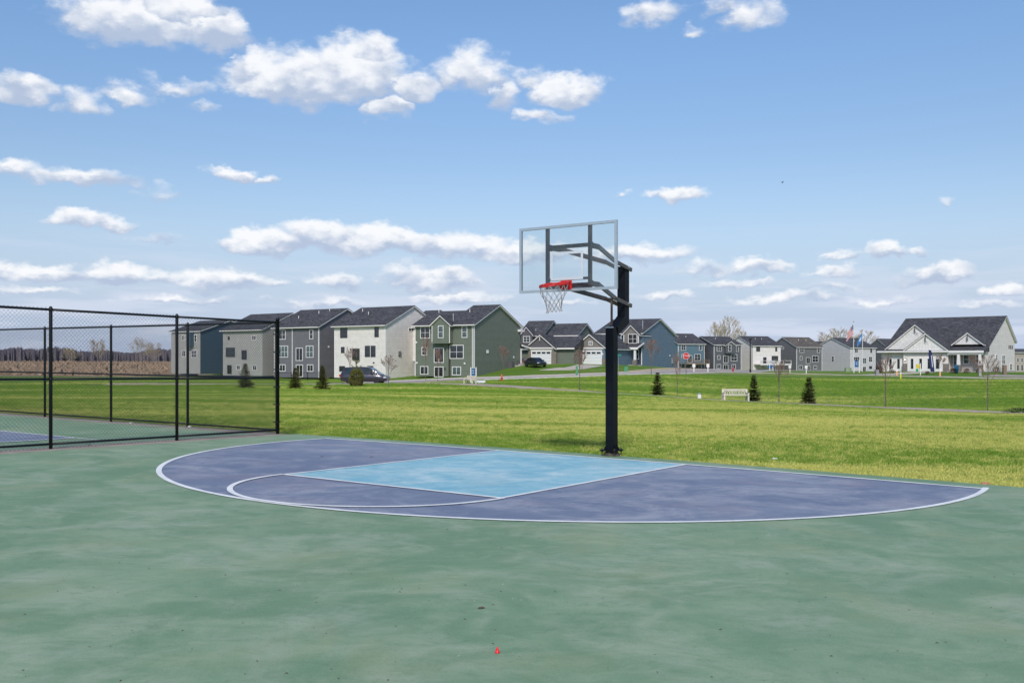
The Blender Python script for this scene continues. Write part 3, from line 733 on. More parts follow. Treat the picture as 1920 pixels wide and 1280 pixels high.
def block(root, x0, x1, y0, y1, zb, ze, zr, wall, roof, axis='x', ym=None, ze1=None, oh=.40, ohg=.32, trim=True, wallname='wall', t0=0.0):
    """gabled body: ridge along `axis`; slopes fall towards the other axis"""
    if axis == 'x': s0, s1, e0, e1 = y0, y1, x0, x1
    else: s0, s1, e0, e1 = x0, x1, y0, y1
    sm = (s0+s1)/2 if ym is None else ym
    ze1 = zr-(zr-ze)/(sm-s0)*(s1-sm) if ze1 is None else ze1
    MB().prism([(s0, zb), (s0, ze), (sm, zr), (s1, ze1), (s1, zb)], e0, e1, axis).obj(wallname, wall, root)
    k0 = (zr-ze)/(sm-s0); k1 = (zr-ze1)/(s1-sm); g = .02
    def slab(top, bot, grow):
        a0, a1 = e0-ohg-grow, e1+ohg+grow
        m = MB()
        m.prism([(s0-oh-grow, ze-k0*(oh+grow)+bot), (s0-oh-grow, ze-k0*(oh+grow)+top), (sm, zr+top), (sm, zr+bot)], a0, a1, axis)
        m.prism([(sm, zr+bot), (sm, zr+top), (s1+oh+grow, ze1-k1*(oh+grow)+top), (s1+oh+grow, ze1-k1*(oh+grow)+bot)], a0, a1, axis)
        return m
    f = slab(.20, g, 0).obj('eaves_trim', TRIM, root)
    r = slab(.28, .202, .03).obj('roof', roof, root)
    return r
def corner_trims(h, xs, zt, zb=0.):
    for x in xs:
        y = -.02
        MB().box(x-.065, y-.012, zb, x+.065, y+.14, zt).obj('corner_board', TRIM, h.root)
WCACHE = {}
def window(root, cx, y, z0, z1, w, nx, ny, face='F', glass=None, frame=None, name='window', tw=.10, door=False):
    """framed window; face F looks to -y at plane y, R to +x at plane x=y, L to -x"""
    frame = frame or TRIM; glass = glass or GLASS
    w = max(.4, round(w, 1)); h = max(.4, round(z1-z0, 1)); key = (w, h, nx, ny, frame.name, glass.name, tw)
    if key not in WCACHE:
        m = MB(); a = w/2; dpt = .05
        m.box(-a, -dpt, 0, -a+tw, .02, h).box(a-tw, -dpt, 0, a, .02, h).box(-a+tw, -dpt, 0, a-tw, .02, tw).box(-a+tw, -dpt, h-tw, a-tw, .02, h)
        iw, ih = w-2*tw, h-2*tw; mw = .055
        cw = (iw-mw*(nx-1))/nx; ch = (ih-.045*(ny-1))/ny
        for i in range(1, nx): x = -a+tw+i*cw+(i-1)*mw; m.box(x, -.035, tw, x+mw, .02, h-tw)
        for j in range(1, ny): z = tw+j*ch+(j-1)*.045; m.box(-a+tw, -.028, z, a-tw, .02, z+.045)
        pane = MB().box(-cw/2, -.008, 0, cw/2, .012, ch).mesh('pane', glass)
        WCACHE[key] = (m.mesh('window', frame), pane, [(-a+tw+cw/2+i*(cw+mw), tw+j*(ch+.045)) for i in range(nx) for j in range(ny)])
    fm, pm, cells = WCACHE[key]
    rot = {'F': 0, 'R': R(90), 'L': R(-90), 'B': R(180)}[face]
    loc = {'F': (cx, y-.004, z0), 'R': (y+.004, cx, z0), 'L': (y-.004, cx, z0), 'B': (cx, y+.004, z0)}[face]
    o = link(name, fm, root, loc, (0, 0, rot))
    for (px, pz) in cells: link('pane', pm, o, (px, 0, pz))
    return o
GLASS2 = glassmat('green_tint_glass', (.07, .10, .10)); GLASSB = glassmat('dark_door_glass', (.014, .014, .018))
DARKF = pmat('dark_window_frame', (.05, .05, .055), .5)
def zwin(h, zoom, items, y=0., face=None, wallx=None):
    """windows read off an enlarged view: (x0,y0,x1,y1,nx,ny[,kind])"""
    ox, oy, sc_ = zoom
    for it in items:
        x0, y0, x1, y1, nx, ny = it[:6]; kind = it[6] if len(it) > 6 else ''
        a, b, t, u = ox+x0*sc_, ox+x1*sc_, oy+y0*sc_, oy+y1*sc_; mid = (a+b)/2
        gl = GLASS2 if 'g' in kind else (GLASSB if 'd' in kind else GLASS); fr = DARKF if 'k' in kind else TRIM
        nm = 'sliding_door' if 'd' in kind else 'window'
        if face is None:
            X0, X1 = h.X(a, y), h.X(b, y); window(h.root, (X0+X1)/2, y, h.Zf(mid, u, y), h.Zf(mid, t, y), X1-X0, nx, ny, 'F', gl, fr, nm)
        else:
            wx = (h.W if face == 'R' else 0.) if wallx is None else wallx
            Y0, Y1 = sorted((h.Y(a, wx), h.Y(b, wx))); window(h.root, (Y0+Y1)/2, wx, h.Zs(mid, u, wx), h.Zs(mid, t, wx), Y1-Y0, nx, ny, face, gl, fr, nm)
def vents(h, items, y0=0.):
    """roof vent pipes: (px along the face, share of the slope climbed)"""
    for (px, f) in items:
        y = h.ym*f; x = h.X(px, y); z = h.ze+(h.zr-h.ze)*f+.2
        m = MB().lathe([(.06, -.1), (.06, .55)], 8, (x, y, z)); m.obj('vent_pipe', TRIM, h.root)
def boxvents(h, items):
    for (px, f) in items:
        y = h.ym*f; x = h.X(px, y); z = h.ze+(h.zr-h.ze)*f+.24
        MB().box(x-.16, y-.2, z-.05, x+.16, y+.12, z+.12).obj('roof_vent', ROOF, h.root)
def sidelet(h, px, py, face, w=.28, t=.28, mat=None, name='wall_vent', d=.08):
    wx = h.W if face == 'R' else 0.; y = h.Y(px, wx); z = h.Zs(px, py, wx)
    MB().box(wx if face == 'R' else -d, y-w/2, z-t/2, wx+d if face == 'R' else 0., y+w/2, z+t/2).obj(name, mat or TRIM, h.root)
def facelet(h, px, py, w=.25, t=.25, mat=None, name='wall_vent', d=.1, y=0.):
    x = h.X(px, y); z = h.Zf(px, py, y); MB().box(x-w/2, y-d, z-t/2, x+w/2, y, z+t/2).obj(name, mat or TRIM, h.root)
def downspout(h, px, y=0.):
    x = h.X(px, y); m = MB(); m.box(x-.05, y-.10, .1, x+.05, y-.02, h.ze-.25); m.beam((x, y-.06, h.ze-.3), (x-.35, y-.32, h.ze-.02), .08, .08); m.obj('downspout', TRIM, h.root)
def gutter(h, x0=None, x1=None):
    k = h.pitch(); x0 = -.3 if x0 is None else x0; x1 = h.W+.3 if x1 is None else x1
    MB().box(x0, -.56, h.ze-k*.43+.06, x1, -.44, h.ze-k*.43+.20).obj('gutter', TRIM, h.root)
SG = dict(pale=siding('pale_greige_siding', (.40, .385, .36)), slate=siding('slate_grey_siding', (.150, .145, .158)), white=siding('warm_white_siding', (.74, .69, .64)),
          green=siding('sage_green_siding', (.145, .165, .128)), navy=siding('navy_siding', (.058, .100, .142)), blue=siding('steel_blue_siding', (.115, .175, .235)),
          char=siding('charcoal_siding', (.105, .107, .122)), grey=siding('mid_grey_siding', (.155, .150, .155)), lgrey=siding('light_grey_siding', (.55, .53, .54)),
          teal=siding('teal_blue_siding', (.11, .18, .225)), taupe=siding('taupe_siding', (.36, .325, .295)), tan=siding('far_beige_siding', (.42, .36, .30)))
Z2, Z3, Z4 = (300, 550, .15625), (520, 550, .15625), (740, 550, .15625)
Z5, Z6, Z7, Z8 = (940, 570, .125), (1140, 570, .125), (1360, 570, .15625), (1620, 570, .15625)

# --- row of walkout houses on the left; their park faces lie on one line
d3 = 150.; A = 35; ar = R(A); Cx = (723-960)/F*d3
def rowd(px): k = (px-960)/F; t = (k*d3-Cx)/(math.cos(ar)+k*math.sin(ar)); return d3-t*math.sin(ar)
lab = 'walkout house with dark shingle roof, '
h0 = House('suburban_house', 'dark blue side and pale park face, leftmost house, seen through the chain-link fence', 376, rowd(376), A, 'R', fpx=322, base=700.5, ey=621, ridge=602, D=13.2)
block(h0.root, 0, h0.W, 0, h0.D, 0, h0.ze, h0.zr, SG['navy'], ROOF)
MB().box(-.02, -.10, 0, h0.W-.02, -.001, h0.ze-.25).obj('pale_front_cladding', SG['pale'], h0.root)
zwin(h0, Z2, [(412,495,440,585,1,2), (375,680,445,770,3,2), (262,500,300,560,2,2), (262,680,310,760,2,2)], y=-.10)
MB().box(h0.X(357), -.9, h0.Zf(360, 650), h0.X(364.5), -.1, h0.ze-.3).obj('upper_bay', SG['navy'], h0.root)
h1 = House('suburban_house', 'pale greige three-storey house right of the dark blue one, behind the chain-link fence', 492, rowd(492), A, 'R', fpx=418, base=704.5, ey=618, ridge=589, D=13.2)
block(h1.root, 0, h1.W, 0, h1.D, 0, h1.ze, h1.zr, SG['pale'], ROOF); gutter(h1)
zwin(h1, Z2, [(815,510,838,560,1,2,'k'), (1098,508,1155,560,2,2), (793,650,900,762,3,2,'k'), (980,680,1042,795,2,1,'dk'), (808,858,862,965,2,1,'dk'), (920,860,965,918,2,1), (1112,860,1160,922,2,1)])
h2 = House('suburban_house', 'slate grey three-storey house with white trim, just right of the fence corner post', 598, rowd(598), A, 'R', fpx=514, base=708, ey=612.5, hpx=649.7, ridge=580.5)
block(h2.root, 0, h2.W, 0, h2.D, 0, h2.ze, h2.zr, SG['slate'], ROOF); gutter(h2)
zwin(h2, Z3, [(20,435,100,553,2,2), (385,430,432,548,1,2), (5,628,130,768,3,2,'g'), (222,655,308,808,2,1,'d'), (345,628,433,770,2,2,'g'), (28,852,98,935,2,1), (225,855,308,1003,2,1,'d'), (358,852,433,938,2,1)])
downspout(h2, 548.5); corner_trims(h2, [h2.W-.06], h2.ze-.3); corner_trims(h2, [.06], h2.ze-.3)
vents(h2, [(560,.45), (598,.72), (618,.85)]); boxvents(h2, [(567,.22), (580,.22), (600,.25)]); sidelet(h2, 616, 650, 'R')
h3 = House('suburban_house', 'warm white three-storey house with charcoal roof, directly behind the parked minivan', 723, rowd(723), A, 'R', fpx=627, base=709, ey=609.3, hpx=774.7, ridge=575.8)
block(h3.root, 0, h3.W, 0, h3.D, 0, h3.ze, h3.zr, SG['white'], ROOF); gutter(h3)
zwin(h3, Z3, [(757,418,840,534,2,2,'k'), (1168,406,1217,524,1,2,'k'), (766,641,807,714,1,2,'k'), (903,662,987,802,2,1,'dk'), (1053,628,1112,762,1,2,'k'), (1122,628,1180,762,1,2,'k'), (745,866,812,936,2,1,'k'), (1081,868,1154,936,2,1,'k')])
zwin(h3, Z3, [(1573,415,1640,458,2,1)], face='R')
vents(h3, [(680,.75), (691,.55)]); boxvents(h3, [(652,.22), (680,.22), (690,.22)]); sidelet(h3, 748, 662, 'R', .6, .7, STEEL, 'electric_meter', .2); corner_trims(h3, [h3.W-.06, .06], h3.ze-.3)
facelet(h3, 701, 679.6, .3, .2, DARKF, 'wall_lamp'); facelet(h3, 657.5, 654.5, .2, .2, DARKF, 'wall_lamp')
block(h3.root, h3.W-1.5, h3.W+1.2, h3.D*.5, h3.D+4, 2.7, h3.ze-.1, h3.zr-.55, SG['white'], ROOF)

# --- sage green house on the corner
h4 = House('suburban_house', 'sage green three-storey house with white-trimmed bay and covered porch, on the street corner', 889.5, 143, 29, 'R', fpx=778, base=706, ey=608.5, hpx=934.5, ridge=574)
W4 = h4.W; xs = h4.X(845)
block(h4.root, xs-.02, W4, 0, h4.D, 0, h4.ze, h4.zr, SG['green'], ROOF)
zl = h4.Zf(835, 586, 4.6); kk = (h4.zr-h4.ze)/h4.ym; yml = (zl-h4.ze)/kk
block(h4.root, 0, xs-.4, 0.004, yml*2, 0, h4.ze-.001, zl, SG['green'], ROOF, ohg=.35)
MB().box(0.01, yml, 0, xs, h4.D-.02, h4.ze-1.2).obj('wall', SG['green'], h4.root)
gutter(h4)
bx0, bx1 = h4.X(809.5, -.9), h4.X(843.5, -.9); bzb = h4.Zf(826, 643, -.9); bze = h4.Zf(826, 609.5, -.9); bzr = h4.Zf(823.5, 593.5, -.9)
block(h4.root, bx0, bx1, -.9, 3.2, bzb, bze, bzr, SG['green'], ROOF, axis='y', oh=.32, ohg=.28, wallname='bay_wall')
for x in (bx0+.06, bx1-.06): MB().box(x-.06, -.92, bzb, x+.06, -.78, bze).obj('corner_board', TRIM, h4.root)
MB().box(bx0-.01, -.915, bzb-.06, bx1+.01, -.01, bzb+.0).obj('bay_base', SG['green'], h4.root)
zwin(h4, Z4, [(308,402,425,540,2,2), (806,386,872,532,1,2,'g'), (325,643,389,744,1,2), (473,648,590,832,2,1,'d'), (661,615,828,784,2,2), (306,871,405,972,2,1), (473,876,588,1003,2,1,'d'), (691,875,796,980,2,1,'g')])
zwin(h4, Z4, [(521,388,587,536,1,2,'g')], y=-.9)
downspout(h4, 886.2); downspout(h4, 889.2); corner_trims(h4, [.06, W4-.06], h4.ze-.3)
vents(h4, [(823,.62), (881,.6)]); MB().lathe([(.09, -.2), (.09, 1.25)], 8, (h4.X(850, .9), .9, h4.ze+.6)).obj('flue_pipe', STEEL, h4.root)
boxvents(h4, [(803,.3), (886,.35), (896,.55), (889,.9), (903,.9)])
for p in ((781,641.5), (782,680), (871.5,681)): facelet(h4, p[0], p[1])
for p in ((835,654.7), (834.5,691)): facelet(h4, p[0], p[1], .2, .35, DARKF, 'wall_lamp')
sidelet(h4, 914, 659, 'R', .55, .5); sidelet(h4, 963, 669.3, 'R')
# its porch at the street end
py0 = h4.Y(973, W4); pz = h4.Zs(975, 683)
pw = .3; pd = 4.6; D4 = h4.D
MB().box(W4-5, D4+.01, pz-2.2, W4, D4+pd, pz+.12).obj('porch_floor', CONC, h4.root)
MB().prism([(D4+.01, pz+3.25), (D4+.01, pz+3.45), (D4+pd+.4, pz+2.72), (D4+pd+.4, pz+2.52)], W4-5, W4+.35, 'x').obj('porch_roof', ROOF, h4.root)
MB().prism([(D4+.01, pz+2.95), (D4+.01, pz+3.24), (D4+pd+.4, pz+2.51), (D4+pd+.4, pz+2.22)], W4+.2, W4+.36, 'x').obj('porch_fascia', TRIM, h4.root)
MB().box(W4-.1, D4+.02, pz+2.35, W4+.1, D4+pd, pz+2.6).obj('porch_beam', TRIM, h4.root)
MB().box(W4-.12, D4+.02, pz+.12, W4+.12, D4+.26, pz+2.35).obj('porch_post', TRIM, h4.root)
MB().prism([(D4+2.9, pz+1.0), (D4+3.0, pz+2.35), (D4+3.3, pz+2.35), (D4+3.4, pz+1.0)], W4-.2, W4+.15, 'x').obj('porch_post', TRIM, h4.root)
MB().box(W4-.45, D4+2.7, pz-.9, W4+.2, D4+3.6, pz+1.0).obj('stone_pier', STONE, h4.root)
MB().box(W4-4.4, D4+.012, pz+.12, W4-2.6, D4+.06, pz+2.2).obj('front_door', TRIM, h4.root)
MB().box(W4-.6, h4.D-.9, h4.ze-.7, W4+.5, h4.D+.5, h4.ze-.35).obj('eave_return', TRIM, h4.root)

# --- garages
def garage_door(root, x0, x1, y, z0, z1, nwin=4):
    n = 4; hh = (z1-z0)/n; dm = pmat('garage_door_white', (.70, .71, .73), .5, vary=.03)
    o = MB().box(x0, y-.03, z0, x1, y+.02, z0+hh-.015).obj('garage_door', dm, root)
    for i in range(1, n): MB().box(x0, y-.03, z0+i*hh, x1, y+.02, z0+(i+1)*hh-.015).obj('door_panel', dm, o)
    g = (x1-x0)/nwin
    for i in range(nwin): MB().box(x0+i*g+.12*g, y-.045, z1-hh*.72, x0+(i+1)*g-.12*g, y-.031, z1-.07).obj('door_window', GLASS, o)
    m = MB(); m.box(x0-.14, y-.06, z0, x0, y-.0, z1).box(x1, y-.06, z0, x1+.14, y, z1).box(x0-.14, y-.06, z1, x1+.14, y, z1+.24); m.obj('door_surround', TRIM, o)
def battens(root, x0, x1, y, zb, xm, zr, ze, mat, step=.42):
    m = MB(); n = int((x1-x0)/step)
    for i in range(1, n):
        x = x0+i*(x1-x0)/n; zt = ze+(zr-ze)*(1-abs(x-xm)/((x1-x0)/2)); 
        if zt-.12 > zb: m.box(x-.025, y-.03, zb, x+.025, y-.002, zt-.1)
    tag(m.obj('battens', mat, root), kind='stuff')
def brace(root, x, y, z, s=.5, mat=None):
    m = MB(); m.box(x-.05, y-.36, z-s*1.2, x+.05, y-.26, z); m.box(x-.045, y-.34, z-s*1.25, x+.045, y-.0, z-s*1.1); m.obj('gable_bracket', mat or TRIM, root)
CHB = batten('charcoal_board_siding', (.105, .10, .112)); GRB = batten('warm_grey_board_siding', (.20, .18, .165))
# green two-storey house with front garage
g = House('suburban_house', 'green two-storey house with charcoal garage gable and stone piers, dark car before its garage', 1039, 156, 25, 'R', fpx=988, base=682.3, ey=651, ridge=628.7, D=7.5)
gw = g.W
# garage block, gable to the street
gze = g.Zf(1013, 652.5); gzr = g.Zf(1013.7, 629.5); xm = gw/2
MB().box(0, 0, 0, gw, 7.5, gze).obj('wall', SG['green'], g.root)
block(g.root, 0, gw, -.02, 5, gze+.02, gze+.05, gzr, CHB, ROOF, axis='y', oh=.45, wallname='gable_wall'); battens(g.root, 0, gw, -.02, gze+.25, xm, gzr, gze, CHB)
MB().box(-.3, -.12, gze-.12, gw+.3, -.021, gze+.10).obj('frieze_board', TRIM, g.root); brace(g.root, xm, -.02, gzr-.15, .55)
gx0, gx1 = g.X(997), g.X(1033); garage_door(g.root, gx0, gx1, 0, 0, g.Zf(1013, 658.8))
for (a, b) in ((g.X(991.5), g.X(996)), (g.X(1034.2), g.X(1043.5))): MB().box(a, -.16, -.3, b, 0.2, g.Zf(1013, 659)).obj('stone_pier', STONE, g.root)
# lower wing to the right and the roof over it
rx = g.X(1076, .6)
MB().box(gw, .6, -.5, rx, 9, gze-.1).obj('wall', SG['green'], g.root)
zt = g.Zf(1050, 630, 5.2)
MB().prism([(.1, gze-.05), (.1, gze+.12), (5.4, zt+.1), (5.4, gze-.05)], gw*.6, rx+.3, 'x').obj('lower_roof', ROOF, g.root)
MB().box(gw, .0, gze-.2, rx+.3, .12, gze+.02).obj('fascia', TRIM, g.root)
# upper storeys
ax0, ax1 = g.X(975, 7), g.X(1017, 7); ae = g.Zf(1017, 628.8, 7); ar_ = g.Zf(1035, 603.8, 11.5)
block(g.root, ax0, ax1, 7, 16, 1, ae, ar_, SG['green'], ROOF)
bx0_, bx1_ = g.X(1031, 5.5), g.X(1082, 5.5); be = g.Zf(1060, 628.5, 5.5); br = g.Zf(1090, 609, 9.5)
block(g.root, bx0_, bx1_, 5.5, 13.5, 1, be, br, SG['green'], ROOF)
x0_, x1_ = g.X(1070.5, 5.5), g.X(1077.5, 5.5); window(g.root, (x0_+x1_)/2, 5.5, g.Zf(1074, 641, 5.5), g.Zf(1074, 629.8, 5.5), x1_-x0_, 1, 2)
MB().box(bx1_-.14, 5.44, g.Zf(1082, 652, 5.5), bx1_, 5.5, be).obj('corner_board', TRIM, g.root)
lx0, lx1 = g.X(977, 6), g.X(998, 6); lz = g.Zf(987, 630, 6)
block(g.root, lx0, lx1, 6, 9, 2.6, g.Zf(987, 627.5, 6), g.Zf(987, 614.8, 6), CHB, ROOF, axis='y', oh=.3, ohg=.25, wallname='gable_wall')
window(g.root, g.X(987.5, 6), 6, g.Zf(987, 642, 6), g.Zf(987, 630, 6), g.X(994, 6)-g.X(981, 6), 2, 2, glass=GLASS2)
MB().lathe([(.08, -.5), (.08, 1.1)], 8, (g.X(1004.7, 8), 8, g.Zf(1004, 628, 8))).obj('flue_pipe', STEEL, g.root)
# blue house: garage on the left, porch and dormer on the right
b = House('suburban_house', 'steel blue two-storey house with porch and grey dormer, garage partly behind the hoop pole', 1203.5, 168, 28, 'R', fpx=1118, base=684, ey=625, hpx=1235.6, ridge=599.8)
bw = b.W
block(b.root, 0, bw, 0, b.D, -1.2, b.ze, b.zr, SG['blue'], ROOF)
MB().box(bw, .2, -3.2, bw+.02, b.D-.01, -1.0).obj('foundation_wall', SG['blue'], b.root)
gx0, gx1 = b.X(1169, -1), min(b.X(1201, -1), bw-.2)
dz0 = b.Zf(1185, 643.5, -1)
block(b.root, gx0, gx1, -1, 4, dz0, b.Zf(1185, 626.5, -1), b.Zf(1185.6, 611.5, -1), GRB, ROOF, axis='y', oh=.35, ohg=.3, wallname='gable_wall')
battens(b.root, gx0, gx1, -1, dz0, (gx0+gx1)/2, b.Zf(1185.6, 611, -1), b.Zf(1185, 626, -1), GRB)
for x in (gx0+.07, gx1-.07): MB().box(x-.07, -1.03, dz0, x+.07, -.9, b.Zf(1185, 627, -1)).obj('corner_board', TRIM, b.root)
zwin(b, Z6, [(303,450,440,592,2,2)], y=-1.0); zwin(b, Z6, [(192,458,240,518,1,1)])
prz = b.Zf(1180, 652.8, -2.6)
MB().prism([(-2.9, prz), (-2.9, prz+.2), (0., b.Zf(1180, 643, 0)), (0., prz)], b.X(1150, -2.6), bw+.3, 'x').obj('porch_roof', ROOF, b.root)
MB().box(b.X(1150, -2.9), -3.02, prz-.22, bw+.35, -2.9, prz+.16).obj('porch_beam', TRIM, b.root)
MB().prism([(-2.95, prz-.05), (-2.95, prz+.2), (0.1, b.Zf(1203, 642, 0)+.02), (0.1, b.Zf(1203, 642, 0)-.22)], bw+.3, bw+.42, 'x').obj('porch_fascia', TRIM, b.root)
for px in (1165, 1190.5):
    x = b.X(px, -2.7); MB().prism([(x-.20, .9), (x-.15, prz-.2), (x+.15, prz-.2), (x+.20, .9)], -2.85, -2.55, 'y').obj('porch_column', TRIM, b.root)
    MB().box(x-.33, -3.03, -.4, x+.33, -2.37, .9).obj('stone_pier', STONE, b.root)
MB().box(b.X(1150, -2.9), -3.0, -.8, bw, -.0, .05).obj('porch_floor', CONC, b.root)
dkb = siding('deep_navy_siding', (.035, .05, .09)); MB().box(b.X(1155, -.05), -.05, 0, bw-.02, -.001, prz).obj('porch_wall', dkb, b.root)
zwin(b, Z6, [(330,680,395,830,1,2), (425,680,465,830,1,2), (235,695,265,850,1,1)], y=-.05)
MB().box(bw-.1, -.09, 0, bw+.03, .06, prz).obj('corner_board', TRIM, b.root)
sidelet(b, 1256, 666.5, 'R'); sidelet(b, 1260, 676, 'R', .5, 1.1, STEEL, 'electric_meter', .2)
MB().lathe([(.08, -.4), (.08, 1.3)], 8, (b.X(1205, 2.), 2., b.ze+1.1)).obj('flue_pipe', STEEL, b.root)
# its garage wing
yg = -13.5
q0, q1 = b.X(1078.5, yg), b.X(1134, yg); qe = b.Zf(1106, 652.2, yg); qr = b.Zf(1106, 628.5, yg); zb_ = b.Zf(1106, 683, yg)
MB().box(q0, yg, zb_-.3, q1, yg+13.5, qe).obj('garage_wall', SG['blue'], b.root)
block(b.root, q0, q1, yg-.02, yg+11, qe+.02, qe+.04, qr, GRB, ROOF, axis='y', oh=.45, wallname='gable_wall'); battens(b.root, q0, q1, yg-.02, qe+.25, (q0+q1)/2, qr, qe, GRB)
MB().box(q0-.3, yg-.12, qe-.16, q1+.3, yg-.021, qe+.08).obj('frieze_board', TRIM, b.root)
zwin(b, Z5, [(1313,552,1368,620,2,2)], y=yg-.02)
garage_door(b.root, b.X(1089.5, yg), b.X(1127.5, yg), yg, zb_, b.Zf(1106, 659, yg))
for (a_, c_) in ((q0-.05, b.X(1085, yg)), (b.X(1129, yg), q1+.05)): MB().box(a_, yg-.14, zb_-.3, c_, yg+.3, zb_+1.0).obj('stone_pier', STONE, b.root)
for px in (1083.5, 1130): facelet(b, px, 663.5, .18, .32, TRIM, 'wall_lamp', y=yg)

# --- row beyond the street on the right
h6 = House('suburban_house', 'teal blue house with timber deck, right behind the stop sign', 1271.5, 268, -24, 'L', fpx=1321, base=694.8, ey=644.6, hpx=None, D=12.4, ridge=626.5)
block(h6.root, 0, h6.W, 0, h6.D, 0, h6.ze, h6.zr, SG['teal'], ROOF); corner_trims(h6, [.06, h6.W-.06], h6.ze-.3)
zwin(h6, Z6, [(1095,605,1168,695,2,2), (1368,610,1410,695,1,2), (1103,752,1165,815,2,2), (1195,770,1262,880,2,1,'d'), (1296,748,1388,850,2,2), (1310,905,1362,968,2,1)])
vents(h6, [(1271,.6), (1286,.6)])
h7 = House('suburban_house', 'charcoal grey house with small gabled bay, between the teal house and the white house', 1338.7, 270, -24, 'L', fpx=1389.7, base=695.5, ey=646.3, D=12.4, ridge=632)
block(h7.root, 0, h7.W, 0, h7.D, 0, h7.ze, h7.zr, SG['char'], ROOF); corner_trims(h7, [.06, h7.W-.06], h7.ze-.3)
zwin(h7, Z6, [(1632,622,1705,708,2,2), (1640,766,1685,832,1,2), (1730,772,1802,882,2,1,'d'), (1632,903,1692,970,2,1), (1728,905,1802,1005,2,1,'d'), (1855,903,1915,970,2,1)])
zwin(h7, Z7, [(65,602,142,685,2,2), (128,502,160,570,1,2)])
vents(h7, [(1341.5,.6), (1374,.6)])
c0, c1 = h7.X(1361, -.8), h7.X(1379, -.8); cz = h7.Zf(1369, 662.5, -.8)
block(h7.root, c0, c1, -.8, 3, cz, h7.Zf(1369, 648, -.8), h7.Zf(1369.4, 641, -.8), SG['char'], ROOF, axis='y', oh=.3, ohg=.25, wallname='bay_wall')
zwin(h7, Z6, [(1805,612,1848,710,1,2)], y=-.8)
h8 = House('suburban_house', 'bright white house with raised white deck and stair, behind the black lamp post', 1411.6, 279, -24, 'L', fpx=1463.5, base=696.5, ey=647.9, D=12.4, ridge=631.5)
block(h8.root, 0, h8.W, 0, h8.D, 0, h8.ze, h8.zr, SG['white'], ROOF); corner_trims(h8, [.06, h8.W-.06], h8.ze-.3)
zwin(h8, Z7, [(370,512,416,568,2,2,'k'), (598,515,622,568,1,2,'k'), (453,638,493,710,2,1,'dk'), (555,622,633,686,3,2,'k')]); vents(h8, [(1416,.6), (1428,.6)])
h9 = House('suburban_house', 'mid grey house with brown shingle roof, third from the right in the far row', 1493.6, 288, -24, 'L', fpx=1541.3, base=697, ey=650.7, D=12.4, ridge=633.3)
block(h9.root, 0, h9.W, 0, h9.D, 0, h9.ze, h9.zr, SG['grey'], ROOFB); corner_trims(h9, [.06, h9.W-.06], h9.ze-.3)
zwin(h9, Z7, [(891,520,944,582,2,2), (1101,520,1134,582,1,2), (895,626,922,672,1,2), (968,638,1018,714,2,1,'d'), (1043,620,1114,697,2,2), (881,735,926,785,2,1), (983,738,1016,812,2,1,'d'), (1058,736,1099,780,2,1)])
zwin(h9, Z7, [(668,515,703,545,2,1)], face='L'); vents(h9, [(1497,.6), (1511,.6)])
h10 = House('suburban_house', 'light grey house with charcoal roof, standing behind the two flagpoles', 1594.8, 296, -26, 'L', fpx=1641.5, base=697.3, ey=651.7, D=15.5, ridge=634.5)
block(h10.root, 0, h10.W, 0, h10.D, 0, h10.ze, h10.zr, SG['lgrey'], ROOF); corner_trims(h10, [.06, h10.W-.06], h10.ze-.3)
zwin(h10, Z7, [(1550,533,1592,583,2,2), (1740,533,1760,583,1,2,'k'), (1538,630,1610,682,3,2), (1648,643,1692,714,2,1,'dg'), (1718,630,1762,694,2,2), (1648,746,1687,812,2,1,'d'), (1725,743,1759,777,2,1,'k')])
zwin(h10, Z7, [(1276,622,1305,692,1,2)], face='L'); vents(h10, [(1587,.6), (1602,.6)])
h12 = House('suburban_house', 'dark navy-grey house half hidden behind the white ranch house, at its left', 1662, 345, -28, 'L', W=14, base=697.3, ey=650, hpx=1645, D=None, ridge=636)
block(h12.root, 0, h12.W, 0, h12.D, -1, h12.ze, h12.zr, SG['char'], ROOF)
h13 = House('terraced_house', 'small beige building at the right edge beyond the white ranch house', 1903, 260, -30, 'L', W=30, base=697.5, ey=661, hpx=1896, D=9, ridge=655)
block(h13.root, 0, h13.W, 0, h13.D, -1, h13.ze, h13.zr, SG['tan'], ROOF)
for i in range(5): window(h13.root, 1.3+i*1.9, 0, 2.7, 3.9, 1.0, 1, 2); window(h13.root, 1.3+i*1.9, 0, .3, 2.1, 1.0, 1, 1, glass=GLASSB)
h14 = House('suburban_house', 'low dark-roofed house glimpsed between the grey house and the light grey house', 1530, 340, -24, 'L', W=12, base=698, ey=652, D=12, ridge=641)
block(h14.root, 0, h14.W, 0, h14.D, -1, h14.ze, h14.zr, SG['char'], ROOF)

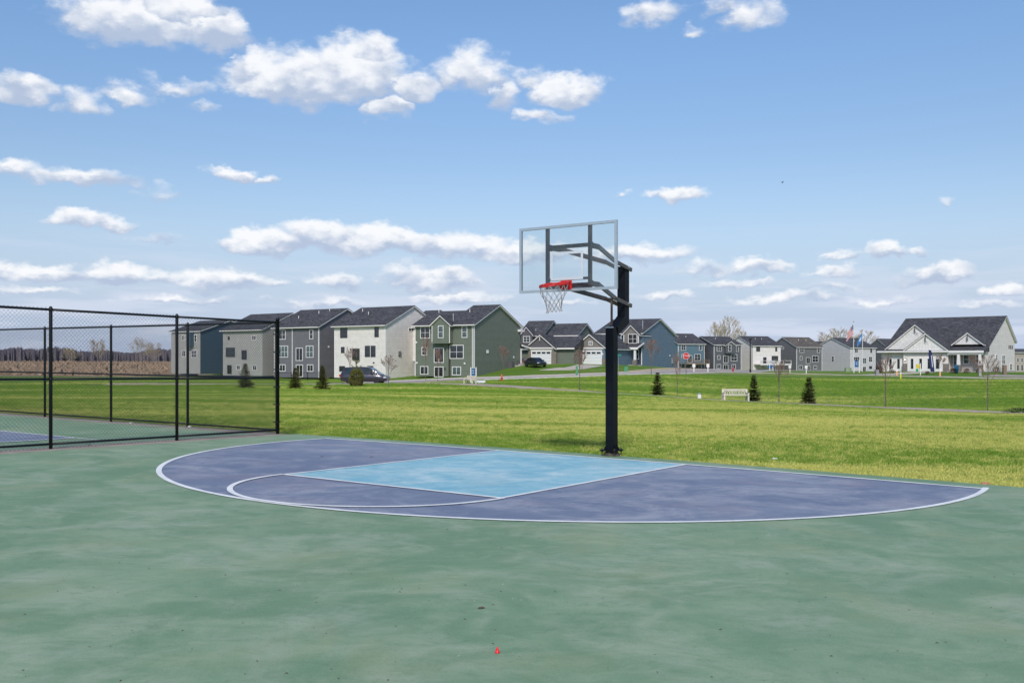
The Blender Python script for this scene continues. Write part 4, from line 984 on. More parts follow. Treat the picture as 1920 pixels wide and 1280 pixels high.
# decks
def deck(label, h, x0, x1, z, depth, mat, rail, stair=None, group='raised decks'):
    r = thing('deck', label, 'deck', group=group); r.parent = None; r.matrix_world = h.root.matrix_world
    r.location = h.root.location; r.rotation_euler = h.root.rotation_euler
    n = int((x1-x0)/.6)
    for i in range(n): a = x0+(x1-x0)*i/n; MB().box(a+.01, -depth, z-.04, a+(x1-x0)/n-.01, -.2, z).obj('deck_board', rail, r)
    MB().box(x0, -depth-.05, z-.32, x1, -depth, z+.0).obj('rim_board', rail, r)
    k = max(2, int((x1-x0)/2.6))
    for i in range(k+1):
        x = x0+.1+(x1-x0-.2)*i/k
        MB().box(x-.08, -depth+.02, -.4, x+.08, -depth+.18, z-.32).obj('deck_post', mat, r)
        MB().box(x-.06, -depth, z, x+.06, -depth+.12, z+1.08).obj('rail_post', rail, r)
    MB().box(x0, -depth+.02, z+.95, x1, -depth+.10, z+1.03).obj('handrail', rail, r)
    MB().box(x0, -depth+.02, z+.10, x1, -depth+.08, z+.16).obj('lower_rail', rail, r)
    m = MB(); q = int((x1-x0)/.16)
    for i in range(q): x = x0+(x1-x0)*(i+.5)/q; m.box(x-.015, -depth+.03, z+.16, x+.015, -depth+.06, z+.95)
    tag(m.obj('balusters', DARKF if rail == TRIM else rail, r), kind='stuff')
    if stair:
        s0, dirn = stair; L_ = z*1.15; ns = 12
        for i in range(ns): a = s0+dirn*L_*i/ns; zz = z*(1-(i+1)/(ns+1)); MB().box(min(a, a+dirn*L_/ns), -depth-1.15, zz-.04, max(a, a+dirn*L_/ns), -depth-.12, zz).obj('stair_tread', rail, r)
        for yy in (-depth-.10, -depth-1.17): MB().beam((s0, yy, z-.1), (s0+dirn*L_, yy, -.05), .05, .28, (0, 1, 0)).obj('stringer', rail, r)
        MB().beam((s0, -depth-1.17, z+.95), (s0+dirn*L_, -depth-1.17, .95), .06, .08, (0, 1, 0)).obj('handrail', rail, r)
        MB().box(s0+dirn*L_-.05, -depth-1.2, 0, s0+dirn*L_+.05, -depth-1.1, 1.0).obj('rail_post', rail, r)
    return r
deck('raised white deck with stair down to the lawn, along the bright white house', h8, .2, h8.X(1484, -3.2), h8.Zf(1440, 682.3, -3.2), 3.2, WOODT, TRIM, (1.2, 1))
deck('raised brown timber deck along the teal blue house', h6, .2, h6.W-.3, h6.Zf(1296, 681, -3.), 3.0, WOODT, WOODT, (3.6, -1))

# --- white ranch model home
r1 = House('ranch_house', 'large white ranch house with steep dark roof, twin garage gables and stone-based porch', 1847, 148, 41, 'R', fpx=1657.5, base=696.6, ey=659.5, hpx=1884, ridge=595, D=None)
r1.D = r1.Y(1902.5, r1.W); zbk = r1.Zs(1902.5, 641.5)
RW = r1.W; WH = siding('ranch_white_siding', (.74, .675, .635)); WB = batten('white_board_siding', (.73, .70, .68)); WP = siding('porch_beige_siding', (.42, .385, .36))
block(r1.root, 0, RW, 0.0, r1.D, 0, r1.ze, r1.zr, WH, ROOF, ym=r1.ym, ze1=zbk, oh=.35, ohg=.3)
MB().box(RW-6.5, .3, -1.6, RW-.003, r1.D-.3, 0).obj('foundation_wall', CONC, r1.root)
def ztop(h, x, y): return h.ze+(h.zr-h.ze)*(y/h.ym)
# garage front stands forward of the porch
yf = -1.6
gz = r1.ze-.02; xR = r1.X(1777, yf); xM = r1.X(1695, yf)
MB().box(.02, yf+.5, -.2, xM, 0, gz).obj('garage_wall', WH, r1.root)
MB().box(xM, yf, -.2, xR, 0, gz).obj('garage_wall', WH, r1.root)
MB().prism([(yf-.45, gz+.02), (yf-.45, gz+.22), (1.4, ztop(r1, 0, 1.4)+.30), (1.4, gz+.02)], -.35, xR+.35, 'x').obj('skirt_roof', ROOF, r1.root)
MB().box(-.4, yf-.58, gz-.02, xR+.4, yf-.45, gz+.22).obj('gutter', TRIM, r1.root)
def fgable(pl, pr, pk, pyb, pyk, y, back, label_mat):
    xa, xb = r1.X(pl, y), r1.X(pr, y); zb = r1.Zf((pl+pr)/2, pyb, y); xm_ = (xa+xb)/2; zk = r1.Zf(pk, pyk, y)
    block(r1.root, xa+.35, xb-.35, y, back, zb, zb+.05, zk-.3, label_mat, ROOF, axis='y', oh=.35, ohg=.3, wallname='gable_wall')
    battens(r1.root, xa+.35, xb-.35, y, zb+.06, xm_, zk-.3, zb+.05, label_mat, .45)
    brace(r1.root, xm_, y, zk-.5, .7, DARKF)
    return xm_, zb, zk
fgable(1657.5, 1778, 1717.7, 656, 607, -.8, 6.5, WB)
xm_, _, _ = fgable(1693.5, 1780, 1736.5, 657, 623.5, -1.9, 4.5, WB)
fgable(1784.5, 1845.5, 1815.6, 645.5, 622, .6, 5.2, WB)
zwin(r1, Z8, [(613,338,650,375,2,2)], y=-.8); zwin(r1, Z8, [(729,437,768,475,2,2)], y=-1.9)
# garage openings filled with white panels and tall windows
def showfront(p0, p1, y, wins):
    a, c = r1.X(p0, y), r1.X(p1, y); zt_ = r1.Zf((p0+p1)/2, 670.5, y)
    MB().box(a, y-.08, 0, c, y, zt_).obj('infill_panel', TRIM, r1.root)
    for (w0, w1) in wins:
        X0, X1 = r1.X(w0, y), r1.X(w1, y); window(r1.root, (X0+X1)/2, y-.08, r1.Zf(w0, 691.5, y), r1.Zf(w0, 672, y), X1-X0, 1, 1, tw=.05, glass=GLASSB)
showfront(1663, 1692, yf+.5, [(1667,1673.2), (1682,1688.4)])
showfront(1702, 1768, yf, [(1707.5,1714), (1723.5,1730), (1739,1745.5), (1754.8,1761.8)])
for (p0, p1) in ((1693, 1701), (1768.5, 1778)): MB().box(r1.X(p0, yf), yf-.14, -.3, r1.X(p1, yf), yf+.3, r1.Zf(1735, 681.5, yf)).obj('stone_pier', STONE, r1.root)
MB().box(xM-.06, yf-.06, 0, xM+.1, yf+.1, gz).obj('corner_board', TRIM, r1.root); MB().box(xR-.08, yf-.02, 0, xR+.05, yf+.12, gz).obj('corner_board', TRIM, r1.root)
LAMP = bpy.data.materials.new('lit_lamp_glass'); LAMP.use_nodes = True
LAMP.node_tree.nodes['Principled BSDF'].inputs['Emission Color'].default_value = (1, .72, .4, 1); LAMP.node_tree.nodes['Principled BSDF'].inputs['Emission Strength'].default_value = 2.2
for px in (1697.5, 1770.8):
    x = r1.X(px, yf); z = r1.Zf(px, 674, yf); o = MB().box(x-.10, yf-.16, z-.22, x+.10, yf-.02, z+.22).obj('wall_lamp', DARKF, r1.root); MB().box(x-.07, yf-.19, z-.15, x+.07, yf-.161, z+.10).obj('lamp_glass', LAMP, o)
# porch: recess clad beige under the main eave
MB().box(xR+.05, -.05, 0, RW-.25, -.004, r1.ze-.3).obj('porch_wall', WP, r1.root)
MB().prism([(-2.1, r1.ze-.02), (-2.1, r1.ze+.2), (1.2, ztop(r1, 0, 1.2)+.30), (1.2, r1.ze)], xR+.36, RW+.32, 'x').obj('porch_roof', ROOF, r1.root)
MB().box(xR+.36, -2.22, r1.ze-.14, RW+.36, -2.1, r1.ze+.2).obj('gutter', TRIM, r1.root)
MB().box(xR+.1, -2.0, r1.ze-.42, RW+.2, -1.75, r1.ze-.1).obj('porch_beam', TRIM, r1.root)
for px in (1797.5, 1837.5):
    x = r1.X(px, -1.85); MB().prism([(x-.24, 1.05), (x-.17, r1.ze-.42), (x+.17, r1.ze-.42), (x+.24, 1.05)], -2.02, -1.68, 'y').obj('porch_column', TRIM, r1.root)
    MB().box(x-.36, -2.2, -.4, x+.36, -1.5, 1.05).obj('stone_pier', STONE, r1.root)
MB().box(xR+.05, -2.0, -.4, RW, -.05, .08).obj('porch_floor', CONC, r1.root)
zwin(r1, Z8, [(1190,600,1265,718,1,2,'g'), (1338,598,1385,716,1,2), (1070,600,1118,765,1,1,'d')], y=-.05)
zwin(r1, Z8, [(1735,490,1743,536,1,1,'k'), (1754,492,1762,538,1,1,'k'), (1773,494,1781,540,1,1,'k'), (1578,605,1602,672,1,2), (1652,608,1692,720,2,2), (1748,716,1775,792,1,2)], face='R')

# ------------------------------------------------------------------ trees and plants
def foliage_mat(name, c1, c2, scale=3.):
    m = bpy.data.materials.new(name); m.use_nodes = True; N = NT(m.node_tree); b_ = m.node_tree.nodes['Principled BSDF']
    tc = N.n('ShaderNodeTexCoord').outputs['Object']; n_ = N.noise(tc, scale, 4, .7).outputs[0]; w_ = N.n('ShaderNodeTexWhiteNoise', {0: N.v('SNAP', tc, (.06, .06, .06))}, noise_dimensions='3D').outputs[0]
    m.node_tree.links.new(N.mix(N.m('MULTIPLY_ADD', w_, .6, N.m('MULTIPLY_ADD', n_, 1.2, -.45), clamp=True), c1, c2), b_.inputs['Base Color'])
    b_.inputs['Roughness'].default_value = .75; b_.inputs['Specular IOR Level'].default_value = .2; return m
SPR = foliage_mat('spruce_needles', (.08, .088, .022), (.30, .27, .075)); SPRD = foliage_mat('dark_spruce_needles', (.035, .048, .02), (.16, .145, .05))
PINE = foliage_mat('pine_needles', (.08, .10, .025), (.36, .32, .095))
BARK = pmat('grey_brown_bark', (.15, .115, .095), .9, vary=.35, vscale=12, bump=.5); TWIG = pmat('reddish_twigs', (.24, .155, .125), .85, vary=.2)
TWIGG = pmat('pale_budding_twigs', (.42, .34, .22), .85, vary=.2); BARKP = pmat('pale_bark', (.30, .25, .20), .9, vary=.3, vscale=3)
def spruce(px, d, h, w, seed, label, mat=SPR, shift=0., name='spruce_tree', lean=1.0, cat='tree'):
    x, y = at(px, d); z = tz(x, y); rg = random.Random(seed)
    r = thing(name, label, cat, (x, y, z-.02), rg.uniform(0, 6), 'young conifers along the trail')
    MB().lathe([(.06*h/2, 0), (.035*h/2, h*.5), (.008, h*.97)], 7).obj('trunk', BARK, r)
    m = MB(); nw = int(13+h*5)
    for i in range(nw):
        f = (i+rg.uniform(-.3, .3))/nw; z0 = h*(.03+.95*f); R_ = w*.56*(1-f)**.85*(1-.25*max(0, .12-f)/.12)+.03
        nb = max(4, int(12*(1-f*.6)))
        for k in range(nb):
            a = 2*math.pi*(k+rg.random())/nb; Rb = R_*rg.uniform(.62, 1.12); droop = rg.uniform(-.15, .22)-.25*(1-f)*0
            up = .15+.5*f
            ns = max(3, int(Rb/.085))
            for s_ in range(ns):
                t = (s_+.6)/ns; rr = Rb*t; zz = z0+Rb*t*(up*t-.28+droop)
                cx_, cy_ = rr*math.cos(a), rr*math.sin(a)
                for q in range(4):
                    aa = a+rg.uniform(-1.1, 1.1); L_ = (.11+.07*(1-t))*rg.uniform(.7, 1.3)*(.6+.25*h/2); e = rg.uniform(-.25, .45)
                    tip = (cx_+L_*math.cos(aa), cy_+L_*math.sin(aa), zz+L_*e); wd = .040*(.8+.2*h); px_, py_ = -math.sin(aa)*wd, math.cos(aa)*wd
                    o = len(m.v); m.v += [(cx_-px_, cy_-py_, zz-.02), (cx_+px_, cy_+py_, zz+.015), tip]; m.f.append((o, o+1, o+2))
    m.obj('crown', mat, r, fix=False); return r
spruce(460, 78, 2.15, 1.55, 1, 'small spruce seen through the chain-link fence near its corner post')
spruce(554, 79, 1.85, 1.25, 2, 'small yellowish spruce just right of the fence corner')
spruce(605, 75, 2.05, 1.25, 3, 'small spruce between the yellowish one and the parked minivan')
spruce(1233, 74, 1.95, 1.2, 5, 'small dark spruce on the grass right of the hoop pole', SPRD)
spruce(1413.5, 64.5, 1.95, 1.05, 6, 'small dark spruce right beside the white bench', SPRD)
spruce(1517, 61.5, 1.85, 1.10, 7, 'small dark spruce far right, standing alone before the green bank', SPRD)
def pine():
    x, y = at(668, 87); z = tz(x, y); rg = random.Random(11)
    r = thing('pine_tree', 'shaggy pine with a round base and ragged leader, in front of the parked minivan', 'tree', (x, y, z), 0, 'young conifers along the trail')
    MB().lathe([(.07, 0), (.045, 1.8), (.02, 3.5)], 7).obj('trunk', BARK, r); m = MB()
    def tuft(c, s):
        for i in range(16):
            v = Vector((rg.gauss(0, 1), rg.gauss(0, 1), rg.gauss(.5, 1))).normalized(); q = v.cross(Vector((rg.random(), rg.random(), 1))).normalized()*.016; c_ = Vector(c)
            o = len(m.v); m.v += [tuple(c_-q), tuple(c_+q), tuple(c_+v*s*rg.uniform(.7, 1.2))]; m.f.append((o, o+1, o+2))
    for i in range(760):
        f = rg.random(); zz = .1+1.45*f; R_ = .68*math.sin(math.pi*(.22+.68*f))**.6; a = rg.uniform(0, 6.28); q = rg.uniform(.35, 1)**.5
        tuft((R_*q*math.cos(a), R_*q*math.sin(a), zz), .15)
    for (a0, z0, L_, e) in ((.3, 1.5, .5, .8), (2.2, 1.5, .55, .7), (4.1, 1.55, .45, .9), (0., 2.1, .42, .5), (3.3, 2.25, .40, .55), (1.6, 2.2, .3, .7), (5., 2.5, .25, .9), (.0, 1.9, .1, 15.)):
        for s_ in range(9):
            t = s_/8; tuft((L_*t*math.cos(a0), L_*t*math.sin(a0), z0+L_*t*e), .13)
    for s_ in range(14): tuft((rg.uniform(-.05, .05), rg.uniform(-.05, .05), 1.6+s_*.14), .14)
    m.obj('crown', PINE, r, fix=False)
pine()
def bare_tree(px, d, h, label, seed, spread=.5, stem=.35, lv=4, mat=TWIG, bark=BARK, r0=.028, name='sapling', group='bare young street trees', width=None, z=None, n0=9):
    x, y = at(px, d); z = tz(x, y) if z is None else z; rg = random.Random(seed); rmin = d*.000085
    r = thing(name, label, 'tree', (x, y, z-.03), 0, group)
    mt = MB(); mc = MB()
    def grow(p, v, L_, rad, k):
        q = p+v*L_
        (mt if k == 0 else mc).tube(p, q, max(rad, rmin), max(rad*.7, rmin), n=4 if k else 6, cap=False)
        if k >= lv: return
        for i in range(3 if k else 2):
            t = rg.uniform(.4, 1); s_ = p+v*(L_*t); a = Vector((rg.gauss(0, 1), rg.gauss(0, 1), rg.gauss(0, .4)))
            nv = (v+a.normalized()*rg.uniform(.35, .7)*spread*1.5+Vector((0, 0, .25))).normalized(); grow(s_, nv, L_*rg.uniform(.55, .8), rad*.55, k+1)
    hs = h*stem; top = Vector((rg.uniform(-.05, .05)*h*.3, rg.uniform(-.05, .05)*h*.3, h*.93))
    mt.tube((0, 0, 0), (0, 0, hs), r0*h/2.5, r0*.75*h/2.5, 7, cap=False); mt.tube((0, 0, hs), tuple(top), r0*.75*h/2.5, .006, 6, cap=False)
    for i in range(n0):
        f = i/n0; p = Vector((0, 0, hs)).lerp(top, f*.85); a = i*2.4+rg.uniform(-.4, .4)
        v = Vector((math.cos(a)*spread, math.sin(a)*spread, rg.uniform(.7, 1.1))).normalized(); grow(p, v, (h-hs)*.42*(1-f*.6), r0*.35*h/2.5, 1)
    mt.obj('trunk', bark, r); mc.obj('crown', mat, r, fix=False); return r
bare_tree(728.5, 84, 2.9, 'bare sapling with a rounded crown at the right end of the parked minivan', 21, .75, .38)
bare_tree(656, 120, 4.1, 'thin bare sapling left of the shaggy pine, against the white house', 22, .35, .4)
bare_tree(820.5, 104, 3.6, 'very thin bare sapling before the glass doors of the sage green house', 23, .22, .3, r0=.02)
bare_tree(798, 112, 5.0, 'tall thin bare sapling before the left windows of the sage green house', 24, .2, .3, r0=.018)
bare_tree(943.5, 126, 4.0, 'thin bare sapling by the blind side wall of the sage green house', 25, .35, .35, r0=.022)
bare_tree(1087, 84, 3.75, 'bare reddish sapling left of the hoop pole, before the garages', 26, .55, .40, n0=12)
bare_tree(1221, 118, 4.4, 'bare reddish sapling against the blind blue wall', 27, .42, .33, n0=12)
bare_tree(1270, 76, 3.5, 'very thin bare sapling just left of the stop sign', 28, .18, .3, r0=.02)
bare_tree(1460.5, 66, 3.1, 'bare sapling between the two dark spruces right of the bench', 29, .45, .36, r0=.03)
bare_tree(1660.5, 54, 2.95, 'bare sapling before the left garage of the white ranch house', 30, .42, .42, r0=.034)
bare_tree(1852, 48, 2.9, 'bare pale-stemmed sapling near the right edge, before the white ranch house', 31, .50, .45, r0=.028)
bare_tree(1762, 142, 2.9, 'small bare tree in the garden bed beside the ranch house porch', 32, .6, .3)
bare_tree(1825, 144, 2.6, 'small bare shrub-like tree before the porch window of the ranch house', 33, .6, .2)
bt = dict(lv=4, mat=TWIGG, bark=BARKP, name='bare_tree', group='tall bare trees behind the houses', n0=13)
for i, (px, d, top, w_, lb) in enumerate(((1368, 340, 594, .62, 'tallest bare tree, rising behind the white house with the deck'), (1346, 345, 604, .6, 'bare tree leaning at the left of the tallest one'), (1386, 330, 618, .8, 'low spreading bare tree right of the tallest one'),
        (1550, 420, 622, .8, 'bushy bare tree behind the light grey house, left one'), (1574, 400, 612, .75, 'taller bare tree behind the ridge of the light grey house'), (1600, 410, 622, .85, 'bare tree showing between the two flagpoles'), (1624, 400, 618, .8, 'bare pale tree right of the flagpoles'),
        (183, 430, 634, .9, 'pale bare tree beyond the field, between the two left fence posts'), (262, 420, 632, .9, 'pale bare tree beyond the field left of the houses'), (288, 400, 640, .9, 'pale bare tree nearest the leftmost house'), (130, 600, 650, .9, 'small bare tree over the distant wood at far left'))):
    zb_ = CZ-25*d/F*.9; bare_tree(px, d, hz(top, d)-zb_, lb, 40+i, w_, .3, z=zb_, r0=.03, **bt)
def distant_wood():
    rg = random.Random(5); m = MB()
    wm = foliage_mat('hazy_winter_wood', (.115, .10, .135), (.23, .20, .215), .05)  # air haze is mixed into the bark colour: lighter, purple-grey
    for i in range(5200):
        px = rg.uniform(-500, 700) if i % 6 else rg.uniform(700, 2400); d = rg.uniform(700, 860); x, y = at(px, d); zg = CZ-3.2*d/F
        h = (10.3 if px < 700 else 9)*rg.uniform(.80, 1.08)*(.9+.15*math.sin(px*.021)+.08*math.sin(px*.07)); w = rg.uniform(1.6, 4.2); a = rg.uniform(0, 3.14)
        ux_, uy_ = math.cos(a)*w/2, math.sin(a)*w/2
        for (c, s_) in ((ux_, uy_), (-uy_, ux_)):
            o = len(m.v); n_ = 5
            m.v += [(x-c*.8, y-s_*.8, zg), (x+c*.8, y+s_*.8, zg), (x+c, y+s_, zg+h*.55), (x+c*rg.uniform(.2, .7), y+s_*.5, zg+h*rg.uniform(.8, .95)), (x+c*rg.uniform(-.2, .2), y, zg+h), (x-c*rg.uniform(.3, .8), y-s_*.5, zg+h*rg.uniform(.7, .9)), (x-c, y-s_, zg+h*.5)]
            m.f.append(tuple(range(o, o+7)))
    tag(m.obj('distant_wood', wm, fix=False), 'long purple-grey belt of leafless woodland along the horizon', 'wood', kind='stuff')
    m = MB(); fm = foliage_mat('dry_reed_stems', (.30, .20, .13), (.50, .38, .27), .4)
    for i in range(26000):
        d = rg.uniform(185, 520)**1.0; px = rg.uniform(-60, 345); x, y = at(px, d); 
        if (px > 300 and d < 215): continue
        zg = tz(x, y)-.05; h = rg.uniform(.25, .7)*(1+1.2*(rg.random() < .03)); w = rg.uniform(.3, 1.1); a = rg.uniform(0, 3.14)
        o = len(m.v); m.v += [(x-w*math.cos(a), y-w*math.sin(a), zg), (x+w*math.cos(a), y+w*math.sin(a), zg), (x+rg.uniform(-.3, .3), y, zg+h)]; m.f.append((o, o+1, o+2))
    tag(m.obj('dry_reeds', fm, fix=False), 'rust and straw coloured reeds filling the field behind the fences', 'reeds', kind='stuff')
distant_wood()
def shrub(px, d, h, w, seed, label, mat, name='shrub', n=260, group='low shrubs in the garden beds'):
    x, y = at(px, d); z = tz(x, y); rg = random.Random(seed); m = MB()
    for i in range(n):
        a = rg.uniform(0, 6.28); f = rg.random(); R_ = w/2*math.sqrt(1-(f-.15)**2 if f > .15 else 1)*rg.uniform(.3, 1); c = (R_*math.cos(a), R_*math.sin(a), h*f*.9)
        v = Vector((math.cos(a), math.sin(a), rg.uniform(.3, 1.5))).normalized()*h*.28; q = Vector((-math.sin(a), math.cos(a), 0))*h*.05
        o = len(m.v); c = Vector(c); m.v += [tuple(c-q), tuple(c+q), tuple(c+v)]; m.f.append((o, o+1, o+2))
    return tag(m.obj(name, mat, fix=False, loc=(x, y, z)), label, 'shrub', group)
DRYB = foliage_mat('dry_bush_stems', (.10, .06, .045), (.24, .15, .10)); GRNB = foliage_mat('evergreen_shrub', (.02, .04, .02), (.06, .09, .04))
for i, (px, d, h, w, lb, mt) in enumerate(((1739, 141, .5, .8, 'low brown shrub below the navy feather banner', DRYB), (1787, 142, .8, 1.2, 'reddish dry shrub left of the blue planter by the porch', DRYB), (1812, 142.5, .7, 1.1, 'dry brown shrub before the porch of the ranch house', DRYB),
        (1673, 146, .6, 1.1, 'dry brown shrub at the left garage of the ranch house', DRYB), (1835, 142, .7, 1.2, 'dry shrub at the right end of the ranch porch', DRYB), (1868, 143, .9, 1.6, 'grey-brown thicket at the right corner of the ranch house', DRYB), (1648, 150, 1.1, 1.6, 'tangled brown thicket left of the ranch house', DRYB),
        (412, 196, 1.6, 3., 'brown thicket between the dark blue and pale greige houses', DRYB))): shrub(px, d, h, w, 60+i, lb, mt)
shrub(1911, 44, .30, 1.7, 80, 'dark green low evergreen clump at the right edge of the lawn', GRNB, n=700)

# ------------------------------------------------------------------ vehicles
def wheel(root, x, y, r, w, side):
    TY = pmat('tyre_rubber', (.018, .018, .02), .8); RIMM = pmat('alloy_rim', (.45, .46, .48), .3, .8)
    o = MB().lathe([(r*.62, -w/2), (r*.95, -w/2), (r, -w*.3), (r, w*.3), (r*.95, w/2), (r*.62, w/2)], 20).obj('wheel', TY, root, True, loc=(x, y, r)); o.rotation_euler = (R(90), 0, 0)
    m = MB(); m.lathe([(r*.60, -w*.35), (r*.64, -w*.48), (r*.66, w*.48), (r*.60, w*.35)], 18)
    for s_ in (-1, 1):
        for k in range(5): a = 2*math.pi*k/5; m.beam((0, 0, s_*w*.42), (r*.62*math.cos(a), r*.62*math.sin(a), s_*w*.42), r*.16, .03)
    m.obj('rim', RIMM, o)
def car(label, px, d, heading, paint, prof, glassprof, L_, Wd, wheels, name='parked_car', zoff=0.):
    """prof: (x, z_low, z_belt, half width); glassprof: (x, z_top, half width at top)"""
    x, y = at(px, d); r = thing(name, label, 'car', (x, y, tz(x, y)+.06+zoff), YAW+heading)
    m = MB(); rows = []
    for (sx, zl, zb_, hw) in prof:
        o = len(m.v); pts = [(-hw*.86, zl), (-hw, zl+.12), (-hw*1.01, (zl+zb_)/2+.05), (-hw*.97, zb_-.06), (-hw*.90, zb_), (hw*.90, zb_), (hw*.97, zb_-.06), (hw*1.01, (zl+zb_)/2+.05), (hw, zl+.12), (hw*.86, zl)]
        m.v += [(sx, p[0], p[1]) for p in pts]; rows.append(o)
    for a_, b_ in zip(rows, rows[1:]):
        for i in range(10): j = (i+1) % 10; m.f.append((a_+i, a_+j, b_+j, b_+i))
    m.f.append(tuple(rows[0]+i for i in range(10))); m.f.append(tuple(rows[-1]+i for i in reversed(range(10))))
    body = m.obj('body', paint, r, True)
    body.data.polygons.foreach_set('use_smooth', [len(p.vertices) == 4 for p in body.data.polygons])
    # greenhouse: glass band and painted roof
    gm = MB(); rm = MB(); n_ = len(glassprof)
    base = [p for p in glassprof]
    for i in range(n_-1):
        (x0, zb0, zt0, hb0, ht0), (x1, zb1, zt1, hb1, ht1) = glassprof[i], glassprof[i+1]
        gm.add([(x0, -hb0, zb0), (x1, -hb1, zb1), (x1, -ht1, zt1), (x0, -ht0, zt0), (x0, hb0, zb0), (x1, hb1, zb1), (x1, ht1, zt1), (x0, ht0, zt0)], [(0, 1, 2, 3), (7, 6, 5, 4), (3, 2, 6, 7)])
        if zt0 > zb0+.25 or zt1 > zb1+.25:
            if min(zt0-zb0, zt1-zb1) > .25: rm.add([(x0, -ht0-.01, zt0-.02), (x1, -ht1-.01, zt1-.02), (x1, -ht1+.05, zt1+.035), (x0, -ht0+.05, zt0+.035), (x1, ht1-.05, zt1+.035), (x0, ht0-.05, zt0+.035), (x1, ht1+.01, zt1-.02), (x0, ht0+.01, zt0-.02)], [(0, 1, 2, 3), (3, 2, 4, 5), (5, 4, 6, 7)])
    gm.obj('windows', glassmat('car_glass', (.012, .015, .018), .03), r, fix=False); rm.obj('roof_panel', paint, r, fix=False)
    pm = MB()
    for i in range(1, n_-1):
        (x0, zb0, zt0, hb0, ht0) = glassprof[i]
        if i in (1, n_-2) or i == n_//2 or i == n_//2-1:
            for s_ in (-1, 1): pm.beam((x0, s_*(hb0+.008), zb0), (x0+.0, s_*(ht0+.01), zt0), .07, .03, (1, 0, 0))
    pm.obj('pillars', paint, r)
    for (wx, rr) in wheels:
        for s_ in (-1, 1): wheel(r, wx, s_*(Wd/2-.11), rr, .22, s_)
        am = MB()
        for s_ in (-1, 1): am.lathe([(rr*1.14, -.005), (rr*1.14, .005)], 20)
    for s_ in (-1, 1):
        MB().box(L_*.5-.32, s_*Wd*.36-.2, prof[-2][2]-.24, L_*.5-.06, s_*Wd*.36+.2, prof[-2][2]-.07).obj('headlight', pmat('headlight_lens', (.55, .58, .6), .15), r)
        MB().box(-L_*.5-.02, s_*Wd*.40-.14, prof[0][2]-.25, -L_*.5+.16, s_*Wd*.40+.14, prof[0][2]-.02).obj('tail_light', pmat('tail_light_red', (.45, .015, .015), .25), r)
        MB().box(L_*.18, s_*(Wd/2+.02)-.09, prof[3][2]-.0, L_*.18+.16, s_*(Wd/2+.02)+.09, prof[3][2]+.15).obj('wing_mirror', paint, r)
        for hx in (-.35, .75): MB().box(hx, s_*Wd*.497-.02, prof[3][2]-.17, hx+.2, s_*Wd*.497+.02, prof[3][2]-.13).obj('door_handle', STEEL, r)
    MB().box(-L_*.5-.035, -.27, .72, -L_*.5-.015, .27, .88).obj('licence_plate', TRIM, r)
    return r
GP = pmat('grey_violet_car_paint', (.055, .052, .064), .28, .5, vary=.04, coat=.8); BPNT = pmat('black_blue_car_paint', (.015, .018, .028), .22, .3, vary=.04, coat=.9)
car('grey minivan parked side-on at the kerb behind the shaggy pine', 685, 101, R(-8), GP,
    [(-2.50, .42, .98, .80), (-2.42, .28, 1.05, .92), (-1.9, .24, 1.08, .98), (-.4, .22, 1.06, 1.0), (1.2, .22, 1.03, 1.0), (1.75, .22, .98, .97), (2.25, .26, .85, .88), (2.50, .32, .70, .72)],
    [(-2.40, 1.04, 1.10, .86, .80), (-2.08, 1.05, 1.66, .90, .74), (-1.2, 1.06, 1.74, .93, .76), (-.1, 1.05, 1.75, .94, .76), (.65, 1.03, 1.68, .93, .74), (1.05, 1.02, 1.46, .92, .74), (1.80, .97, .99, .86, .76)], 5.1, 2.0, ((-1.5, .36), (1.5, .36)), 'parked_minivan')
car('black sedan parked nose-in before the white garage door of the green house', 1004, 150, R(-62), BPNT,
    [(-2.35, .40, .90, .75), (-2.25, .28, .98, .86), (-1.7, .24, 1.0, .91), (-.2, .22, .95, .92), (1.0, .22, .92, .92), (1.6, .22, .86, .90), (2.1, .26, .76, .82), (2.35, .32, .62, .68)],
    [(-2.0, .97, .99, .78, .72), (-1.2, .98, 1.34, .84, .66), (-.5, .96, 1.43, .85, .66), (.25, .94, 1.42, .85, .66), (.6, .93, 1.30, .85, .66), (1.25, .90, .92, .80, .70)], 4.7, 1.85, ((-1.4, .33), (1.4, .33)), zoff=.0)

# ------------------------------------------------------------------ street furniture and small things
def spot(px, d, up=0.): x, y = at(px, d); return (x, y, tz(x, y)+up)
BENCHM = pmat('cream_powder_coat', (.66, .60, .49), .5, vary=.05)
def bench(label, px, d, rz, wdt=1.72):
    r = thing('park_bench', label, 'bench', spot(px, d, .0), YAW+rz, 'cream benches with branch-pattern backs'); w = wdt/2; rg = random.Random(3)
    for s_ in (-1, 1):
        x = s_*(w-.05); m = MB(); m.box(x-.05, .18, 0, x+.05, .30, .82); m.box(x-.05, -.28, 0, x+.05, -.16, .62); m.box(x-.05, -.28, .56, x+.05, .30, .62); m.box(x-.05, -.28, .36, x+.05, .20, .41); m.obj('end_frame', BENCHM, r)
    for k in range(5): MB().box(-w+.1, -.24+k*.09, .41, w-.1, -.17+k*.09, .44).obj('seat_slat', BENCHM, r)
    m = MB(); m.box(-w+.0, .21, .76, w-.0, .26, .84); m.box(-w+.1, .21, .46, w-.1, .25, .50)
    n_ = 13
    for i in range(n_):
        x = -w+.1+(2*w-.2)*(i+.5)/n_; q = rg.uniform(-.08, .08); m.beam((x-q, .23, .49), (x+q, .23, .77), .028, .03, (1, 0, 0)); m.beam((x+q*.1, .23, .60+rg.uniform(-.05, .05)), (x+rg.choice((-.08, .08)), .23, .76), .022, .03, (1, 0, 0))
    m.obj('backrest', BENCHM, r); return r
bench('cream bench with cut-out branch back, seen from behind beside a dark spruce', 1379, 64, R(2))
bench('cream bench seen end-on beside the street, next to the blue sign', 881, 96, R(-52), 1.5)
